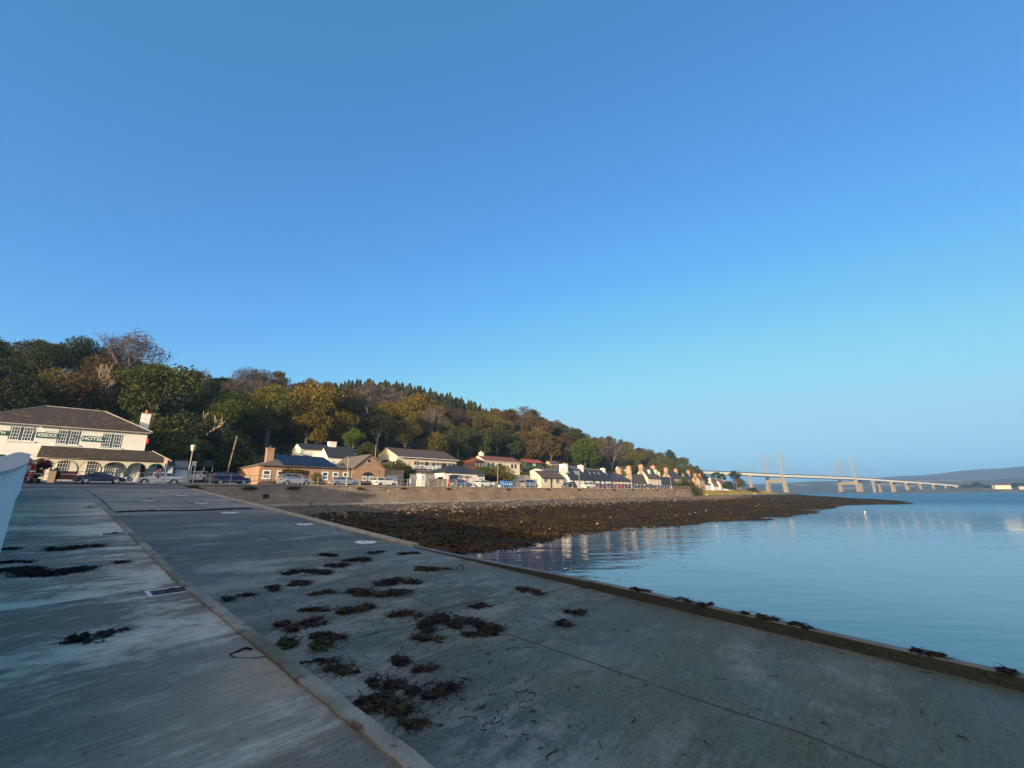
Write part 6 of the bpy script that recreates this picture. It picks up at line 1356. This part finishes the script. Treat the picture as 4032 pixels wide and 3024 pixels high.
u, v = slip_uv(1812, 2243, -.04); o = empty('mooring_ring'); o.matrix_world = slipM @ Matrix.Translation((u, -v, slp(u)-.05)); tag(o, 'bare iron mooring ring without paint near the water corner of the slipway', 'mooring ring'); t = MB(); t.tube([(0, .12*cos(a), .12*sin(a)) for a in [pi*i/10 for i in range(11)]], .02, 6); t.build('loop', iron, o)
# sunk ring boxes in the narrow lane: white rim, dark pocket
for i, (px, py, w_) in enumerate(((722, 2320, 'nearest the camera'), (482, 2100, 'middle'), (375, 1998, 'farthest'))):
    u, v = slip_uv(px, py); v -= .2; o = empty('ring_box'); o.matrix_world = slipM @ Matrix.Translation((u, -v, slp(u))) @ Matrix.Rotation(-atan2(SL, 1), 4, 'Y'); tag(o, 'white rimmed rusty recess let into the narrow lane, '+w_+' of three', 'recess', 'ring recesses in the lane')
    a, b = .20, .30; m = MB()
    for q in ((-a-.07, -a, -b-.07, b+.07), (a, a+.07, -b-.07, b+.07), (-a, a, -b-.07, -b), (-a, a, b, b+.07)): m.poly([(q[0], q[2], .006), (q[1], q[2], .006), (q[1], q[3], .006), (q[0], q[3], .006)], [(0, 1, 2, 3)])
    m.build('painted_rim', paintw, o); MB().poly([(-a, -b, .003), (a, -b, .003), (a, b, .003), (-a, b, .003)], [(0, 1, 2, 3)]).build('pocket', M('pocket_rust_shade', (.06, .035, .03), (.02, .015, .015), 6), o)  # flat pocket: rust, plus the recess's shade put into its colour
    t = MB(); t.tube([(-.02, .08*cos(x_), .005+.045*sin(x_)) for x_ in [pi*j/8 for j in range(9)]], .016, 6); t.build('ring', iron, o)

# ------------------------------------------------------------------ seaweed cast up on the slipway
def weedmat(n, a, b_, c):
    m, t, b = newmat(n); v = coords(t, 'Object', (1, 1, 1)); t.links.new(mix(t, nz(t, v, 9, 4, .5, .6), mix(t, nz(t, v, 5, 4, .4, .6), a, b_), c), b.inputs['Base Color']); b.inputs['Roughness'].default_value = .7; b.inputs['Specular IOR Level'].default_value = .15; return m
wk = {'d': weedmat('dark_weed', (.014, .010, .008), (.008, .007, .007), (.035, .022, .012)), 'o': weedmat('olive_weed', (.026, .020, .009), (.012, .010, .007), (.06, .04, .016)), 'g': weedmat('green_weed', (.022, .030, .008), (.016, .016, .008), (.04, .055, .012)), 'r': weedmat('red_weed', (.028, .014, .010), (.012, .008, .007), (.055, .028, .015))}
def weed(px, py, wpx, hpx, k='d', lane=False, dens=1.0, kerb=0, seed=0, strands=None):
    r = random.Random(px*7+py+seed); dz_ = 0 if lane else -.05; u, v = slip_uv(px, py, dz_+kerb); d = proj(slipM @ Vector((u, -v, slp(u))))[2]
    u1, v1 = slip_uv(px+wpx/2, py, dz_+kerb); u2, v2 = slip_uv(px-wpx/2, py, dz_+kerb); du, dv = u1-u2, v1-v2; Lx = hypot(du, dv)
    uu, vv = slip_uv(px, py-hpx/2, dz_+kerb); u3, v3 = slip_uv(px, py+hpx/2, dz_+kerb); Ly = hypot(uu-u3, vv-v3)*.72
    if kerb: v = 9.49; u, _v = slip_uv(px, py, dz_+kerb); du, dv = u1-u2, 0; Lx = abs(u1-u2); Ly = .26
    ang = atan2(-dv, du)+(0 if kerb else r.gauss(0, .12)); h_ = min(.075, .012+.035*Ly+.008*Lx); m = MB(); n = int(min(1400, 50+Lx*Ly*r.choice((350, 600, 900))*dens)) if strands is None else strands
    ph = r.uniform(0, 6); cl = [(lambda tt: (tt, .28*sin(ph+tt*7)+r.gauss(0, .13), r.choice((.05, .09, .15, .24))))(r.uniform(-.46, .46)) for _ in range(5+int(Lx*7))]
    for i in range(n):
        c = r.choice(cl); fx = c[0]+r.gauss(0, c[2]*.5); fy = c[1]+r.gauss(0, c[2]*.9)
        if abs(fx) > .62 or abs(fy) > .7: continue
        x = fx*Lx; y = fy*Ly; cen = max(0, 1-(fx*1.7)**2-(fy*1.8)**2); z = h_*cen*r.random()+.004; a = r.gauss(0, .9) if r.random() < .7 else r.uniform(0, 6.28); L_ = r.uniform(.08, .34) if r.random() < .6 else r.uniform(.04, .1); w_ = r.uniform(.003, .010) if L_ > .15 else r.uniform(.010, .024); w_ *= 1 if d < 10 else 1.4
        P = [(x, y, z)]
        for j in range(4): a += r.gauss(0, .7); x += cos(a)*L_/4; y += sin(a)*L_/4; P.append((x, y, max(.003, z+r.uniform(-.012, .02))))
        o = len(m.v)
        for j, p in enumerate(P):
            q = P[min(j+1, 4)]; pp = P[max(j-1, 0)]; t_ = Vector((q[0]-pp[0], q[1]-pp[1])); t_ = t_.normalized() if t_.length > 0 else Vector((1, 0)); tw = r.uniform(-.8, .8); ww = w_*(1-.18*j)
            m.v += [(p[0]-t_.y*ww, p[1]+t_.x*ww, p[2]+tw*ww), (p[0]+t_.y*ww, p[1]-t_.x*ww, p[2]-tw*ww)]
        for j in range(4): m.f.append((o+2*j, o+2*j+1, o+2*j+3, o+2*j+2))
    for i in range(int(n*(r.choice((.15, .4, .9)) if wpx*hpx < 7000 else .8))):                       # fronds lying flat under the tangle
        c = r.choice(cl); x = (c[0]+r.gauss(0, c[2]*.4))*Lx; y = (c[1]+r.gauss(0, c[2]*.75))*Ly
        if abs(x/Lx) > .55 or abs(y/Ly) > .6: continue
        k_ = r.randint(5, 7); R_ = r.uniform(.015, .045)*(1 if d < 10 else 1.4); z = r.uniform(.003, .02+.5*h_*max(0, 1-(x/Lx*2)**2-(y/Ly*2)**2)); o = len(m.v); tx, ty = r.gauss(0, .25), r.gauss(0, .25)
        for j in range(k_): a = 2*pi*j/k_; q = R_*r.uniform(.5, 1.3); m.v.append((x+cos(a)*q*1.5, y+sin(a)*q, max(.002, z+tx*cos(a)*q+ty*sin(a)*q)))
        m.f.append(tuple(range(o, o+k_)))
    me = bpy.data.meshes.new('seaweed_clump'); me.from_pydata(m.v, [], m.f); me.materials.append(wk[k]); ob = bpy.data.objects.new('seaweed_clump', me); COL.objects.link(ob)
    ob.matrix_world = slipM @ Matrix.Translation((u, -v, slp(u)+dz_+kerb+.002)) @ Matrix.Rotation(-atan2(SL, 1), 4, 'Y') @ Matrix.Rotation(ang, 4, 'Z')
    return ob, Lx, d
WL = [(1223, 2256, 230, 30, 'd'), (1176, 2303, 80, 14, 'r'), (1076, 2318, 110, 25, 'd'), (1276, 2336, 110, 25, 'o'), (930, 2354, 110, 30, 'd'), (1458, 2338, 270, 45, 'o'), (1405, 2400, 160, 50, 'o'), (1600, 2420, 130, 40, 'r'),
      (1570, 2291, 180, 40, 'd'), (1705, 2244, 120, 28, 'o'), (2075, 2326, 75, 38, 'r'), (1881, 2388, 60, 25, 'd'), (1740, 2455, 190, 90, 'd'), (1900, 2468, 170, 80, 'd'), (1682, 2514, 120, 45, 'o'), (1182, 2547, 200, 100, 'g'), (1147, 2470, 150, 40, 'r'),
      (1305, 2505, 140, 30, 'd'), (1590, 2611, 90, 70, 'd'), (1546, 2697, 100, 45, 'd'), (1680, 2730, 210, 80, 'd'), (1530, 2775, 190, 100, 'o'), (1447, 2761, 70, 55, 'd'), (1629, 2852, 100, 34, 'o'), (1235, 2447, 90, 34, 'r'), (1412, 2205, 100, 22, 'd'), (1328, 2228, 90, 18, 'd'), (1288, 2186, 60, 14, 'd'), (1611, 2180, 80, 10, 'd'),
      (1477, 2176, 50, 12, 'd'), (2266, 2415, 72, 30, 'd'), (2218, 2452, 42, 34, 'd'), (1245, 2605, 120, 16, 'd'), (1350, 2640, 150, 40, 'o'), (1465, 2690, 40, 36, 'd'), (1660, 2640, 110, 16, 'r'), (1180, 2296, 90, 14, 'd'), (1235, 2402, 110, 14, 'r'), (1860, 2500, 90, 14, 'd')]
LN = [(150, 2252, 330, 38, 'd'), (235, 2161, 140, 16, 'd'), (366, 2150, 84, 10, 'd'), (30, 2163, 70, 8, 'd'), (470, 2216, 34, 8, 'd'), (360, 2508, 210, 50, 'd'), (60, 2215, 150, 12, 'd')]
KW = [(2478, 2343, 120, 20, 'd'), (2640, 2394, 90, 24, 'd'), (2728, 2412, 60, 30, 'd'), (2928, 2462, 110, 50, 'd'), (3000, 2480, 70, 40, 'o'), (3111, 2508, 110, 24, 'd'), (3672, 2638, 160, 40, 'd'), (4000, 2702, 60, 30, 'd')]
def label_weeds(L, lane, kerb, where, grp):
    out = [weed(*w, lane=lane, kerb=kerb) + (w,) for w in L]; out.sort(key=lambda t: t[2])
    for i, (o, Lx, d, w) in enumerate(out):
        size = 'large' if w[2]*w[3] > 7000 else ('thin' if w[3] < 20 else 'small'); colr = {'d': 'dark', 'o': 'olive brown', 'g': 'greenish', 'r': 'reddish brown'}[w[4]]
        n = i+1; o_ = f"{'' if i == 0 else (ORD[i] if i < len(ORD) else ORD[i-20].strip()+' past twenty ')}nearest"; tag(o, f"{size} {colr} seaweed clump {where}, {o_} the camera", 'seaweed', grp)
label_weeds(WL, False, 0, 'on the wide slipway lane', 'seaweed on the wide lane'); label_weeds(LN, True, 0, 'on the narrow lane', 'seaweed on the narrow lane'); label_weeds(KW, False, .185, 'draped on the seaward kerb', 'seaweed on the seaward kerb')
# the wrack line of one high tide across the top of the slip, and loose scraps everywhere
m = MB(); r = random.Random(6); ua, va = slip_uv(450, 2018, -.05); ub, vb = slip_uv(985, 2004, -.05)
for i in range(2600):
    t = r.random(); u = ua+(ub-ua)*t+r.gauss(0, .10)+.25*sin(t*9); v = va+(vb-va)*t; a = r.gauss(-pi/2, .5); L_ = r.uniform(.06, .2); z = slp(u)-.045+abs(r.gauss(0, .018)); m.v += [(u, -v, z), (u+.02, -v+.01, z+.01), (u+cos(a)*L_+.02, -v+sin(a)*L_, z+.004), (u+cos(a)*L_, -v+sin(a)*L_-.01, z)]; m.f.append((4*i, 4*i+1, 4*i+2, 4*i+3))
o = slip_obj(m.build('wrack_line', wk['d'], None, False, False)); tag(o, 'thin dark line of seaweed left by the tide across the upper slipway', 'seaweed', kind='stuff'); del o['category']
m = MB(); c = 0
for i in range(900):
    px = r.uniform(1000, 2100); py = r.uniform(2170, 2900)
    if r.random() < .3: px = r.uniform(0, 3900); py = r.uniform(2120, 3000)
    u, v = slip_uv(px, py, -.05)
    if not (3.2 < v < 9.2) or u < -8: continue
    a = r.gauss(-1.3, .8); L_ = r.choice((.02, .04, .08, .2))*r.uniform(.6, 1.4); w_ = r.uniform(.002, .006); z = slp(u)-.044
    P = [(u, -v)]
    for j in range(3): a += r.gauss(0, .9); P.append((P[-1][0]+cos(a)*L_/3, P[-1][1]+sin(a)*L_/3))
    for j in range(3):
        (x1, y1), (x2, y2) = P[j], P[j+1]; n = Vector((-(y2-y1), x2-x1)); n = n.normalized()*w_; m.v += [(x1+n.x, y1+n.y, z+.004), (x1-n.x, y1-n.y, z), (x2-n.x, y2-n.y, z), (x2+n.x, y2+n.y, z+.005)]; m.f.append((4*c, 4*c+1, 4*c+2, 4*c+3)); c += 1
o = slip_obj(m.build('seaweed_scraps', wk['d'], None, False, False)); tag(o, kind='stuff')
# one long string of bladder weed across the inner kerb
u0, v0 = slip_uv(900, 2583); pts = []
for px, py in ((990, 2560), (965, 2556), (940, 2566), (905, 2580), (920, 2592), (1000, 2594), (1090, 2582)): u, v = slip_uv(px, py); pts.append((u, -v, slp(u)+.012))
o = slip_obj(MB().tube(pts, [.016, .02, .016, .010, .005, .005, .004], 5).build('seaweed_string', wk['d'])); tag(o, 'single thin curling seaweed string lying on the narrow lane against the kerb', 'seaweed')

# ------------------------------------------------------------------ the evening air
hz = MB().box(-1600, 9700, -700, 9700, WZ-1.2, 235).build('haze', None)
hm = bpy.data.materials.new('haze_air'); hm.use_nodes = True; ht = hm.node_tree; ht.nodes.clear(); ho = ht.nodes.new('ShaderNodeOutputMaterial'); hv = ht.nodes.new('ShaderNodeVolumePrincipled')
hv.inputs['Color'].default_value = (.26, .56, 1.0, 1); hv.inputs['Density'].default_value = .00021; hv.inputs['Anisotropy'].default_value = .0; ht.links.new(hv.outputs[0], ho.inputs['Volume']); hz.data.materials.append(hm); tag(hz, kind='stuff')
